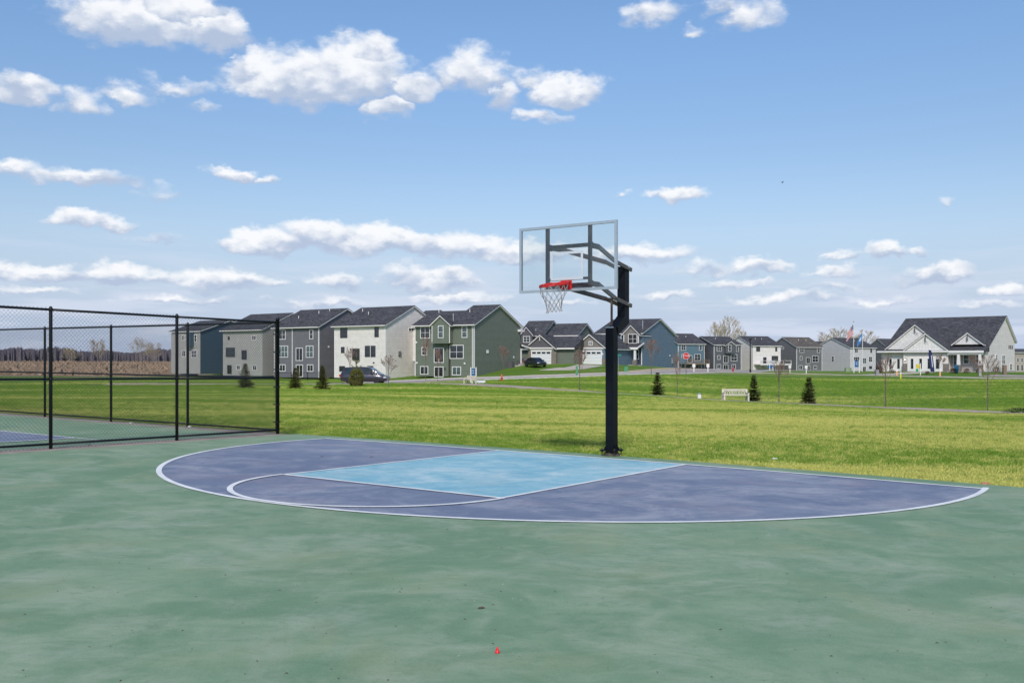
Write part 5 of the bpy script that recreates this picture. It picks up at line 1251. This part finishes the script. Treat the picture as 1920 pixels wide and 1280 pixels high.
def stop_sign():
    d = 108; x, y = at(1286.5, d); zb_ = tz(x, y); r = thing('stop_sign', 'red STOP sign on a thin post before the teal blue house', 'road sign', (x, y, zb_), YAW+R(4)); zc = hz(667, d)-zb_; a = .37
    MB().box(-.025, .01, -.1, .025, .045, zc+.3).obj('signpost', pmat('green_steel_post', (.06, .08, .07), .6), r)
    def octa(s_): return [(s_*math.cos(R(22.5+45*i)), zc+s_*math.sin(R(22.5+45*i))) for i in range(8)]
    MB().prism(octa(a*1.08), -.012, 0, 'y').obj('sign_border', TRIM, r); MB().prism(octa(a*1.0), -.018, -.0125, 'y').obj('sign_face', pmat('stop_sign_red', (.55, .015, .025), .4, vary=.04), r)
    o = link('lettering', textmesh('STOP', .30), r, (0, -.022, zc-.01), (R(90), 0, 0)); o.data.materials.append(TRIM)
stop_sign()
SIGNG = pmat('street_sign_green', (.015, .22, .14), .45, vary=.05)
def street_name_sign():
    d = 116; x, y = at(1159.5, d); zb_ = tz(x, y); r = thing('street_name_sign', 'green street-name sign on a thin post, partly behind the hoop pole', 'road sign', (x, y, zb_), YAW+R(-5)); zc = hz(666.5, d)-zb_
    MB().tube((0, 0, -.1), (0, 0, zc-.1), .03).obj('signpost', STEEL, r); MB().box(-.32, -.015, zc-.05, .32, .0, zc+.17).obj('sign_blade', SIGNG, r); MB().box(-.015, -.32, zc-.30, .0, .32, zc-.08).obj('sign_blade', SIGNG, r)
street_name_sign()
def lamp_post():
    d = 150; x, y = at(1406.8, d); zb_ = tz(x, y); h = hz(637, d)-zb_; r = thing('lamp_post', 'black lamp post with a box-shaped head, left of the bright white house', 'lamp post', (x, y, zb_), YAW)
    MB().lathe([(.16, 0), (.16, .5), (.10, .55), (.075, h-.2), (.06, h)], 10).obj('pole', BLACK, r); MB().box(-.20, -.35, h-.02, .20, .3, h+.22).obj('lamp_head', BLACK, r)
lamp_post()
def hydrant():
    r = thing('fire_hydrant', 'red fire hydrant at the edge of the green bank before the charcoal house', 'hydrant', spot(1374.5, 147), YAW); m = pmat('hydrant_red', (.42, .02, .03), .45)
    MB().lathe([(.16, 0), (.16, .06), (.11, .08), (.11, .62), (.14, .64), (.14, .70), (.10, .80), (.03, .88), (.03, .93)], 12).obj('barrel', m, r); MB().tube((-.2, 0, .5), (.2, 0, .5), .05, n=8).obj('side_outlet', m, r); MB().tube((0, -.2, .45), (0, 0, .45), .07, n=8).obj('pumper_outlet', m, r)
hydrant()
BLUES = pmat('royal_blue_sign', (.012, .105, .27), .45, vary=.06); FLAT = pmat('sign_print_white', (.62, .66, .70), .5)
def board_sign(label, px, d, w, z0p, z1p, legs=None, mat=BLUES, name='sale_sign', rz=0., bars=2, lh=None, cat='sign', legmat=TRIM):
    x, y = at(px, d); zb_ = tz(x, y); r = thing(name, label, cat, (x, y, zb_), YAW+rz); z0, z1 = hz(z0p, d)-zb_, hz(z1p, d)-zb_
    MB().box(-w/2, -.03, z0, w/2, .03, z1).obj('sign_panel', mat, r)
    for s_ in (legs if legs is not None else (-w/2-.05, w/2+.05)): MB().box(s_-.05, -.05, -.1, s_+.05, .05, (lh if lh else z1+.12)).obj('signpost', legmat, r)
    for k in range(bars): zz = z1-(z1-z0)*(.28+.30*k); MB().box(-w*.26, -.034, zz-(z1-z0)*.04, w*.26, -.031, zz+(z1-z0)*.04).obj('pale_print', FLAT, r)
    return r
board_sign('tall narrow blue sign on white posts by the downspout of the sage green house', 887.2, 99, .36, 705, 690.5, (-.24, .30))
board_sign('large blue real-estate sign on two white posts before the light grey house', 1606, 152, .62, 688, 676, (-.42, .42), lh=hz(674.5, 152)-tz(*at(1606, 152)))
for (px, d, lb) in ((1301, 136, 'small white sign on a single post, right of the stop sign'), (1327.3, 138, 'small white sign on a single post before the side of the charcoal house'), (1481, 152, 'small white sign on a post at the deck end'), (1511.5, 151, 'small white sign on a post before the brown-roofed house')):
    x, y = at(px, d); gz_ = tz(x, y); r = thing('yard_sign', lb, 'sign', (x, y, gz_), YAW, 'small white yard signs'); t_ = hz(682 if px < 1400 else 685, d)-gz_; MB().box(-.2, -.02, t_-.48, .2, .02, t_).obj('sign_panel', TRIM, r); MB().box(-.06, -.05, 0, .06, .05, t_-.481).obj('signpost', TRIM, r)
r = board_sign('green and yellow builder sign on a white post in the ranch house garden', 1721, 138, .55, 690, 682.5, (.36,), pmat('sign_yellow', (.62, .48, .04), .5), bars=1)
MB().box(-.27, -.035, hz(697, 138)-tz(*at(1721, 138)), .05, .03, hz(691, 138)-tz(*at(1721, 138))).obj('lower_panel', pmat('sign_green', (.02, .30, .10), .5), r)
def feather():
    d = 138; x, y = at(1749, d); zb_ = tz(x, y); r = thing('feather_banner', 'leaning navy feather banner before the garage doors of the ranch house', 'banner', (x, y, zb_), YAW)
    nv = pmat('navy_banner_cloth', (.012, .018, .085), .7, vary=.15); k = d/F; P_ = [(1741.2, 655.5), (1745.8, 656.5), (1749.5, 672), (1752.2, 694), (1752, 697), (1745.2, 697), (1743.5, 690), (1741, 665)]
    m = MB(); pts = [((p[0]-1749)*k, hz(p[1], d)-zb_) for p in P_]; m.prism(pts, -.01, .01, 'y'); m.obj('banner_cloth', nv, r)
    MB().beam(((1746.2-1749)*k, -.012, hz(666, d)-zb_), ((1748.5-1749)*k, -.012, hz(688, d)-zb_), .10, .004, (0, 1, 0)).obj('pale_print', FLAT, r)
    MB().tube((.2, .02, -.1), ((1741.5-1749)*k, .02, hz(655.5, d)-zb_), .02).obj('pole', BLACK, r)
feather()
def flagpole(label, flabel, px, d, topy, fl, group='flagpoles by the light grey house'):
    x, y = at(px, d); zb_ = tz(x, y); h = hz(topy, d)-zb_; r = thing('flagpole', label, 'flagpole', (x, y, zb_), YAW, group)
    MB().lathe([(.07, 0), (.045, h)], 8).obj('pole', pmat('white_pole', (.66, .66, .64), .4), r); MB().lathe([(.02, 0), (.09, .06), (.09, .12), (.02, .18)], 8, (0, 0, h)).obj('finial', pmat('gold_ball', (.5, .38, .1), .3, .8), r)
    m = bpy.data.materials.new('flag_cloth'); m.use_nodes = True; N = NT(m.node_tree); b_ = m.node_tree.nodes['Principled BSDF']; b_.inputs['Roughness'].default_value = .8
    uv = N.n('ShaderNodeSeparateXYZ', {0: N.n('ShaderNodeUVMap').outputs[0]}); u, v = uv.outputs[0], uv.outputs[1]
    if fl == 'us':
        st = N.m('MODULO', N.m('FLOOR', N.m('MULTIPLY', v, 13.)), 2.); c = N.mix(st, (.50, .025, .04), (.68, .66, .66))
        cant = N.m('MULTIPLY', N.m('LESS_THAN', u, .4), N.m('GREATER_THAN', v, 6/13)); su = N.m('SUBTRACT', N.m('FRACT', N.m('MULTIPLY', u, 15.)), .5); sv = N.m('SUBTRACT', N.m('FRACT', N.m('MULTIPLY', v, 16.8)), .5)
        star = N.m('LESS_THAN', N.m('ADD', N.m('MULTIPLY', su, su), N.m('MULTIPLY', sv, sv)), .07); c = N.mix(cant, c, N.mix(star, (.015, .025, .12), (.7, .7, .7)))
    else:
        q = N.m('ADD', N.m('POWER', N.m('SUBTRACT', u, .35), 2.), N.m('POWER', N.m('SUBTRACT', v, .45), 2.)); c = N.mix(N.m('LESS_THAN', q, .05), (.06, .22, .50), (.60, .66, .72))
    m.node_tree.links.new(c, b_.inputs['Base Color'])
    W_, H_, nx, ny = (2.4, 1.55, 18, 10) if fl == 'us' else (1.9, 1.2, 16, 8); vs = []; fs = []; droop = 1.25 if fl == 'us' else 1.5
    for i in range(nx+1):
        for j in range(ny+1):
            u_ = i/nx; v_ = j/ny; xx = -W_*u_*.42; zz = h-.35-H_*(1-v_)-droop*u_**1.2*W_*.45; vs.append((xx-.05-.10*math.sin(v_*4)*u_, .16*math.sin(u_*11+v_*2)*u_**.5, zz))
    for i in range(nx):
        for j in range(ny): a = i*(ny+1)+j; fs.append((a, a+ny+1, a+ny+2, a+1))
    me = bpy.data.meshes.new('flag'); me.from_pydata(vs, [], fs); uvl = me.uv_layers.new(name='uv')
    for p in me.polygons:
        for li in p.loop_indices: vi = me.loops[li].vertex_index; uvl.data[li].uv = (vi//(ny+1)/nx, vi % (ny+1)/ny)
    me.materials.append(m); me.polygons.foreach_set('use_smooth', [True]*len(me.polygons)); o = link('flag', me, None, (x, y, zb_), (0, 0, YAW)); tag(o, flabel, 'flag')
flagpole('taller white flagpole, left of the pair before the light grey house', 'stars and stripes flag hanging from the taller flagpole', 1600.5, 158, 604, 'us')
flagpole('shorter white flagpole, right of the pair before the light grey house', 'light blue flag hanging limply from the shorter flagpole', 1617.2, 158, 620, 'blue')
def cone(label, px, d, h, w):
    r = thing('traffic_cone', label, 'cone', spot(px, d, .06), YAW); OR = pmat('cone_orange', (.70, .10, .03), .5)
    MB().box(-w/2, -w/2, 0, w/2, w/2, .04).obj('cone_base', OR, r); MB().lathe([(w*.38, .04), (w*.10, h)], 14).obj('cone_body', OR, r, True); MB().lathe([(w*.27, h*.42), (w*.17, h*.75)], 14).obj('reflective_band', TRIM, r)
cone('orange traffic cone with white band at the kerb right of the end-on bench', 940.8, 106, .72, .38)
x, y = at(900, 99); o = MB().box(-.55, -.4, .0, .55, .4, .05).obj('white_board', TRIM, loc=(x, y, tz(x, y)+.08)); o.rotation_euler = (R(20), 0, YAW); tag(o, 'white board lying on the grass right of the blue sign', 'board')
def box_thing(name, label, cat, px, d, w, dp, h, mat, top=None, rz=0., group=None, up=0.):
    r = thing(name, label, cat, spot(px, d, up), YAW+rz, group); m = MB(); m.prism([(-w/2, 0), (w/2, 0), (w/2*.94, h), (-w/2*.94, h)], -dp/2, dp/2, 'y'); m.obj('cabinet', mat, r)
    MB().box(-w/2*1.02, -dp/2*1.04, h, w/2*1.02, dp/2*1.04, h+.05).obj('lid', top or mat, r)
UG = pmat('utility_green', (.08, .26, .13), .6)
box_thing('utility_pedestal', 'green utility pedestal in the lawn before the blue house porch', 'utility box', 1173.5, 133, .55, .5, .85, UG, pmat('dark_green_lid', (.01, .10, .04), .6))
box_thing('utility_pedestal', 'slim green utility marker behind the reddish sapling left of the hoop pole', 'utility box', 1081.5, 119, .28, .2, 1.15, UG)
box_thing('utility_pedestal', 'pale green utility box at the left of the blue real-estate sign', 'utility box', 1590, 160, 1., .6, .62, pmat('utility_pale_green', (.26, .33, .20), .6))
for (px, d, w, h, mt, lb) in ((1681.5, 136, .22, .95, pmat('orange_marker', (.72, .36, .20), .6), 'orange and white marker post at the left end of the ranch house walk'), (1762.5, 131, .22, 1.05, pmat('orange_marker', (.72, .36, .20), .6), 'orange and white marker post in the middle of the ranch house lawn'), (1688.7, 124, .16, .9, pmat('marker_yellow', (.65, .62, .05), .6), 'yellow marker post near the footpath before the ranch house')):
    r = thing('marker_post', lb, 'marker', spot(px, d), YAW, 'marker posts before the ranch house'); MB().box(-w/2, -.04, -.05, w/2, .04, h*.7).obj('post', mt, r); MB().box(-w/2, -.05, h*.7, w/2, .05, h).obj('post_cap', TRIM, r)
box_thing('mailbox_pillar', 'brown brick mailbox pillar at the right corner of the ranch house', 'mailbox', 1883.5, 137, .50, .4, 1.25, pmat('brown_pillar', (.22, .15, .11), .8, vary=.3))
box_thing('mailbox_pillar', 'grey stone mailbox pillar in the lawn right of the ranch porch', 'mailbox', 1837, 134, .34, .35, .95, CONC)
box_thing('utility_pedestal', 'grey utility pillar at the left edge of the ranch house lawn', 'utility box', 1644.5, 138, .45, .4, .8, pmat('pillar_grey', (.25, .24, .25), .8))
r = thing('flower_pot', 'bright blue planter on the grass before the ranch porch', 'planter', spot(1793, 142), YAW); pb = pmat('pot_blue', (.01, .14, .30), .4)
MB().lathe([(.22, 0), (.34, .75), (.38, .78), (.38, .84)], 14).obj('pot', pb, r, True)
m = MB(); rg = random.Random(2)
for i in range(90): a = rg.uniform(0, 6.28); q = rg.uniform(.1, .5); m.tube((.1*math.cos(a), .1*math.sin(a), .8), (q*math.cos(a), q*math.sin(a), .9+rg.uniform(.05, .5)), .02, .01, 3)
m.obj('foliage', pmat('blue_grey_foliage', (.03, .16, .26), .7), r)
# portable blue sign cluster and goal before the white house deck
r = board_sign('low arched blue sign below the deck of the bright white house', 1446, 172, 1.15, 690, 684, (-.3, .3), bars=0)
def street_hoop():
    d = 175; x, y = at(1449, d); zb_ = tz(x, y); r = thing('driveway_basketball_hoop', 'small white basketball backboard standing before the white deck', 'basketball hoop', (x, y, zb_), YAW); k = lambda p: hz(p, d)-zb_
    MB().box(-.5, -.02, k(681), .5, .02, k(675.5)).obj('backboard', pmat('grey_green_board', (.40, .46, .44), .4), r); MB().tube((.55, .3, -.05), (.45, .1, k(677)), .05).obj('pole', TRIM, r); MB().lathe([(.22, 0), (.23, .03)], 12, (0, -.3, k(681)+.1)).obj('rim', pmat('orange_rim', (.5, .1, .03), .5), r)
street_hoop()
# air-conditioning units beside the sage green house
for (px, d, lb) in ((958, 152, 'grey air-conditioning unit against the side of the sage green house, nearer one'), (968, 155, 'grey air-conditioning unit beside the porch of the sage green house')):
    x, y = at(px, d); r = thing('air_conditioner', lb, 'air conditioner', (x, y, hz(688-(px-958)*.3, d)), h4.root.rotation_euler[2], 'air-conditioning units'); am = pmat('ac_grey', (.13, .12, .13), .5, .3)
    MB().box(-.42, -.42, -.6, .42, .42, .86).obj('cabinet', am, r); MB().lathe([(.34, .865), (.34, .90), (.05, .92)], 14).obj('fan_guard', DARKF, r)
# stepped concrete edging beside the sage green house
m = MB(); a0 = (W4+.04, h4.Y(926, W4)); n_ = 9
for i in range(n_):
    y0_ = a0[1]+(h4.D-a0[1])*i/n_; y1_ = a0[1]+(h4.D-a0[1])*(i+1)/n_; zt_ = .15+(pz-.1)*(i+1)/n_; MB().box(W4+.02, y0_, -1, W4+.95, y1_-.03, zt_).obj('retaining_block', CONC, h4.root)
# low black fence behind the slate grey house and grey screen behind the leftmost houses
def railfence(label, pts, h, step, name='metal_fence'):
    r = thing(name, label, 'fence', (*pts[0], tz(*pts[0])), 0); o0 = Vector(r.location); L_ = (Vector(pts[1])-Vector(pts[0])).length; n_ = int(L_/step); m = MB(); prev = None
    for i in range(n_+1):
        p = Vector(pts[0]).lerp(Vector(pts[1]), i/n_); q = Vector((p.x, p.y, tz(p.x, p.y)))-o0
        if i % 12 == 0: MB().box(q.x-.04, q.y-.04, q.z-.1, q.x+.04, q.y+.04, q.z+h+.08).obj('fence_post', BLACK, r)
        else: m.tube(q, q+Vector((0, 0, h)), .012, n=3)
        if prev is not None and i % 12 == 0:
            for zz in (.12, h-.05): MB().beam(prev+Vector((0, 0, zz)), q+Vector((0, 0, zz)), .04, .04).obj('fence_rail', BLACK, r)
        if i % 12 == 0: prev = q
    tag(m.obj('pickets', BLACK, r), kind='stuff')
railfence('low black metal fence across the lawn behind the slate grey house', [at(515, 142), at(626, 148)], 1.2, .22)
r = thing('privacy_fence', 'solid grey privacy fence behind the leftmost houses', 'fence', (*at(338, 186), tz(*at(338, 186))), YAW-R(20)); PG = pmat('grey_fence_board', (.12, .13, .15), .8, vary=.2)
for i in range(22): MB().box(i*.19, -.02, -.1, i*.19+.17, .02, 1.85).obj('fence_board', PG, r)

# ------------------------------------------------------------------ litter and scraps
def cpos(px, py):        # spot on the court or near lawn seen at this photo point
    X_ = (px-960)/F; Zr = -(py-674.85)/F; dx_, dy_ = RX*X_+FX, RY*X_+FY
    t = (plane(CX, CY)-CZ)/(Zr-(-.005*dx_-.012*dy_)); return CX+t*dx_, CY+t*dy_
x, y = cpos(932.5, 1223); m = MB().lathe([(.0140, 0), (.0136, .004), (.0095, .010), (.0062, .024), (.0052, .029), (.002, .030)], 14)
tag(m.obj('plastic_marker', pmat('bright_red_plastic', (.75, .012, .02), .3, vary=.03), smooth=True, loc=(x, y, plane(x, y)+.0005)), 'tiny bright red plastic cone standing on the green court in the foreground', 'marker')
def scrap(name, label, cat, px, py, s, mat, seed, flat=.3, lift=.004, z=None, group=None):
    x, y = cpos(px, py); rg = random.Random(seed); m = MB(); n_ = 9; vs = []
    for ring_, rr in enumerate((1., .55)):
        for i in range(n_): a = 2*math.pi*i/n_; q = rr*s*rg.uniform(.65, 1.1); vs.append((q*math.cos(a)*1.5, q*math.sin(a)*.8, (flat*s*rg.uniform(.3, 1) if ring_ else flat*s*rg.uniform(0, .4))))
    vs.append((0, 0, flat*s)); fs = [(i, (i+1) % n_, n_+(i+1) % n_, n_+i) for i in range(n_)]+[(n_+i, n_+(i+1) % n_, 2*n_) for i in range(n_)]
    m.v = vs; m.f = fs; zz = tz(x, y) if z == 't' else plane(x, y); o = m.obj(name, mat, loc=(x, y, zz+lift)); o.rotation_euler = (0, 0, YAW+rg.uniform(-.4, .4)); return tag(o, label, cat, group)
LIT = pmat('white_plastic_litter', (.62, .66, .62), .4, vary=.15, vscale=20); LEAF = pmat('dead_leaf', (.10, .065, .045), .8, vary=.4, vscale=60)
scrap('dead_leaf', 'small curled brown leaf on the court above the red plastic marker', 'leaf', 903, 1140, .020, LEAF, 1, .5)
scrap('dead_leaf', 'dark scrap of leaf on the left part of the blue area', 'leaf', 604, 856, .03, LEAF, 2, .3)
scrap('dead_leaf', 'small dark scrap of leaf on the blue area, closer to the light blue key', 'leaf', 697, 857, .025, LEAF, 3, .3)
scrap('litter', 'white plastic scrap on the lawn right of the hoop pole', 'litter', 1236, 839, .030, LIT, 4, .5, .03, 't')
scrap('litter', 'white plastic scrap on the lawn, nearer the right side', 'litter', 1453, 860, .036, LIT, 5, .5, .03, 't')
scrap('litter', 'faded red plastic scrap at the grass edge by the court corner', 'litter', 1847, 906, .055, pmat('faded_red_plastic', (.52, .14, .12), .5), 6, .5, .02, 't')
scrap('litter', 'crumpled white bag on the ground behind the side fence', 'litter', 355, 802, .055, LIT, 7, .5, .02)
scrap('litter', 'small white scrap at the foot of the rear fence', 'litter', 245, 794.5, .035, LIT, 8, .6, .02)
scrap('litter', 'rusty brown scrap under the bottom rail of the nearer fence', 'litter', 168, 836, .03, LEAF, 9, .5, .02)
for i, (px, py) in enumerate(((860, 1229), (943, 1095), (961, 1122), (977, 1124), (889, 1126))): scrap('paint_chip', ('tiny pale chip low left of the red plastic cone', 'tiny pale chip on the green court, farthest one above the dead leaf', 'tiny pale chip right of the dead leaf, left of a pair', 'tiny pale chip right of the dead leaf, right of a pair', 'tiny pale chip just left of the dead leaf')[i], 'chip', px, py, .004, LIT, 20+i, .4, .001, group='tiny pale chips on the court')
def bird():
    d = 75; x, y = at(1467, d); m = MB(); m.lathe([(.0, -.11), (.035, -.05), (.045, 0), (.03, .06), (.0, .10)], 8); vs = [(v[2], v[0], v[1]) for v in m.v]; m.v = vs
    r = thing('bird', 'small black bird flying high in the clear sky at right', 'bird', (x, y, hz(342, d)), YAW+R(30)); bk = pmat('bird_black', (.02, .02, .02), .8); m.obj('body', bk, r, True)
    for s_ in (-1, 1): MB().add([(.03, 0, .01), (-.05, 0, .01), (-.05, s_*.17, .07), (.0, s_*.17, .07), (-.03, s_*.17, .075)], [(0, 1, 2, 3), (0, 3, 4)]).obj('wing', bk, r)
bird()

# ------------------------------------------------------------------ grass blades on the nearer lawn
def grass():
    m = MB(); rg = random.Random(9)
    for i in range(26):
        a = rg.uniform(0, 6.28); q = .11*math.sqrt(rg.random()); x, y = q*math.cos(a), q*math.sin(a); b_ = rg.uniform(0, 6.28); h = rg.uniform(.022, .055); w = rg.uniform(.0022, .004); l_ = rg.uniform(.2, 1.1)*h
        o = len(m.v); cx_, sx_ = math.cos(b_), math.sin(b_); m.v += [(x-w*sx_, y+w*cx_, 0), (x+w*sx_, y-w*cx_, 0), (x+l_*.45*cx_+w*.7*sx_, y+l_*.45*sx_-w*.7*cx_, h*.7), (x+l_*cx_, y+l_*sx_, h), (x+l_*.45*cx_-w*.7*sx_, y+l_*.45*sx_+w*.7*cx_, h*.7)]
        m.f.append((o, o+1, o+2, o+3, o+4))
    tuft = m.mesh('grass_tuft', BLADE, fix=False); to = bpy.data.objects.new('grass_tuft', tuft)
    # patch of lawn that carries the blades, split so that the nearer part is denser
    for (d0, d1, dens, gs) in ((13, 25, 70., 1.), (25, 40, 42., 1.), (40, 62, 16., 1.25), (62, 122, 4.5, 2.3)):
        mb = MB(); st = .75 if d0 < 30 else 1.5; g = {}
        for X_ in np.arange(-96, 90, st):
            for Y_ in np.arange(-14, 115, st):
                s_, f_ = cf(X_+st/2, Y_+st/2)
                if not (d0 <= f_ < d1) or abs(s_) > .56*f_+1.5: continue
                if X_ > -8.2 and Y_ < edge_y(X_)+.02: continue
                if X_ <= -8.2 and Y_ < FYC+.25: continue
                if X_ <= -7.6 and Y_ < FYC+.25: continue
                if d0 > 50 and on_paving(X_+st/2, Y_+st/2): continue
                ids = []
                for (u, v) in ((X_, Y_), (X_+st, Y_), (X_+st, Y_+st), (X_, Y_+st)):
                    if (u, v) not in g: g[(u, v)] = len(mb.v); mb.v.append((u, v, tz(u, v)))
                    ids.append(g[(u, v)])
                mb.f.append(tuple(ids))
        # fill the margin right along the court edge
        if d0 < 20:
            for k in range(90):
                xa = -7.5+k*.3; xb = xa+.3; o = len(mb.v); mb.v += [(xa, edge_y(xa)+.005, plane(xa, edge_y(xa))-.03), (xb, edge_y(xb)+.005, plane(xb, edge_y(xb))-.03), (xb, edge_y(xb)+.75, tz(xb, edge_y(xb)+.75)), (xa, edge_y(xa)+.75, tz(xa, edge_y(xa)+.75))]; mb.f.append((o, o+1, o+2, o+3))
        ob = mb.obj('lawn_grass', LAWN, fix=False); tag(ob, 'short mown grass of the lawn behind the court' if d0 < 20 else None, None, kind='stuff')
        ng = bpy.data.node_groups.new('grass_scatter', 'GeometryNodeTree'); ng.interface.new_socket('Geometry', in_out='INPUT', socket_type='NodeSocketGeometry'); ng.interface.new_socket('Geometry', in_out='OUTPUT', socket_type='NodeSocketGeometry')
        N = NT(ng); gi = ng.nodes.new('NodeGroupInput'); go = ng.nodes.new('NodeGroupOutput'); L_ = ng.links.new
        dp = N.n('GeometryNodeDistributePointsOnFaces', {'Density': dens, 'Seed': 3}); L_(gi.outputs[0], dp.inputs['Mesh'])
        oi = N.n('GeometryNodeObjectInfo'); oi.inputs['Object'].default_value = to
        rv = N.n('FunctionNodeRandomValue', data_type='FLOAT_VECTOR'); rv.inputs[0].default_value = (-.12, -.12, 0); rv.inputs[1].default_value = (.12, .12, 6.28)
        rs = N.n('FunctionNodeRandomValue', data_type='FLOAT'); rs.inputs[2].default_value = .65*gs; rs.inputs[3].default_value = 1.35*gs
        ip = N.n('GeometryNodeInstanceOnPoints'); L_(dp.outputs['Points'], ip.inputs['Points']); L_(oi.outputs['Geometry'], ip.inputs['Instance']); L_(rv.outputs[0], ip.inputs['Rotation']); L_(rs.outputs[1], ip.inputs['Scale'])
        jg = N.n('GeometryNodeJoinGeometry'); L_(ip.outputs[0], jg.inputs[0]); L_(jg.outputs[0], go.inputs[0])
        md = ob.modifiers.new('grass_scatter', 'NODES'); md.node_group = ng
grass()

def debris():
    rg = random.Random(77); m = MB()
    for i in range(170):
        px, py = rg.uniform(0, 1920), 860+420*rg.random()**.7; x, y = cpos(px, py)
        if x < -7.4 or y > edge_y(x)-.1: continue
        q = rg.uniform(.004, .013); a = rg.uniform(0, 3.14); c, s_ = math.cos(a), math.sin(a); z = plane(x, y)+.014 if (x*x+(y+.6)**2) < 42 else plane(x, y)+.001
        o = len(m.v); m.v += [(x-c*q, y-s_*q, z), (x+s_*q*.35, y-c*q*.35, z+q*.3), (x+c*q, y+s_*q, z), (x-s_*q*.35, y+c*q*.35, z+q*.5)]; m.f.append((o, o+1, o+2, o+3))
    tag(m.obj('court_debris', LEAF, fix=False), 'tiny dark specks of leaf and grit blown over the green court', 'debris', kind='stuff')
debris()

r = thing('marker_post', 'short white marker post left of the bench, behind the trail', 'marker', spot(1311, 70), YAW, 'marker posts before the ranch house'); MB().box(-.12, -.10, -.05, .12, .10, .34).obj('post', TRIM, r); MB().box(-.09, -.08, .34, .09, .08, .46).obj('post_cap', pmat('marker_grey', (.30, .34, .36), .5), r)
r['group'] = 'marker posts'
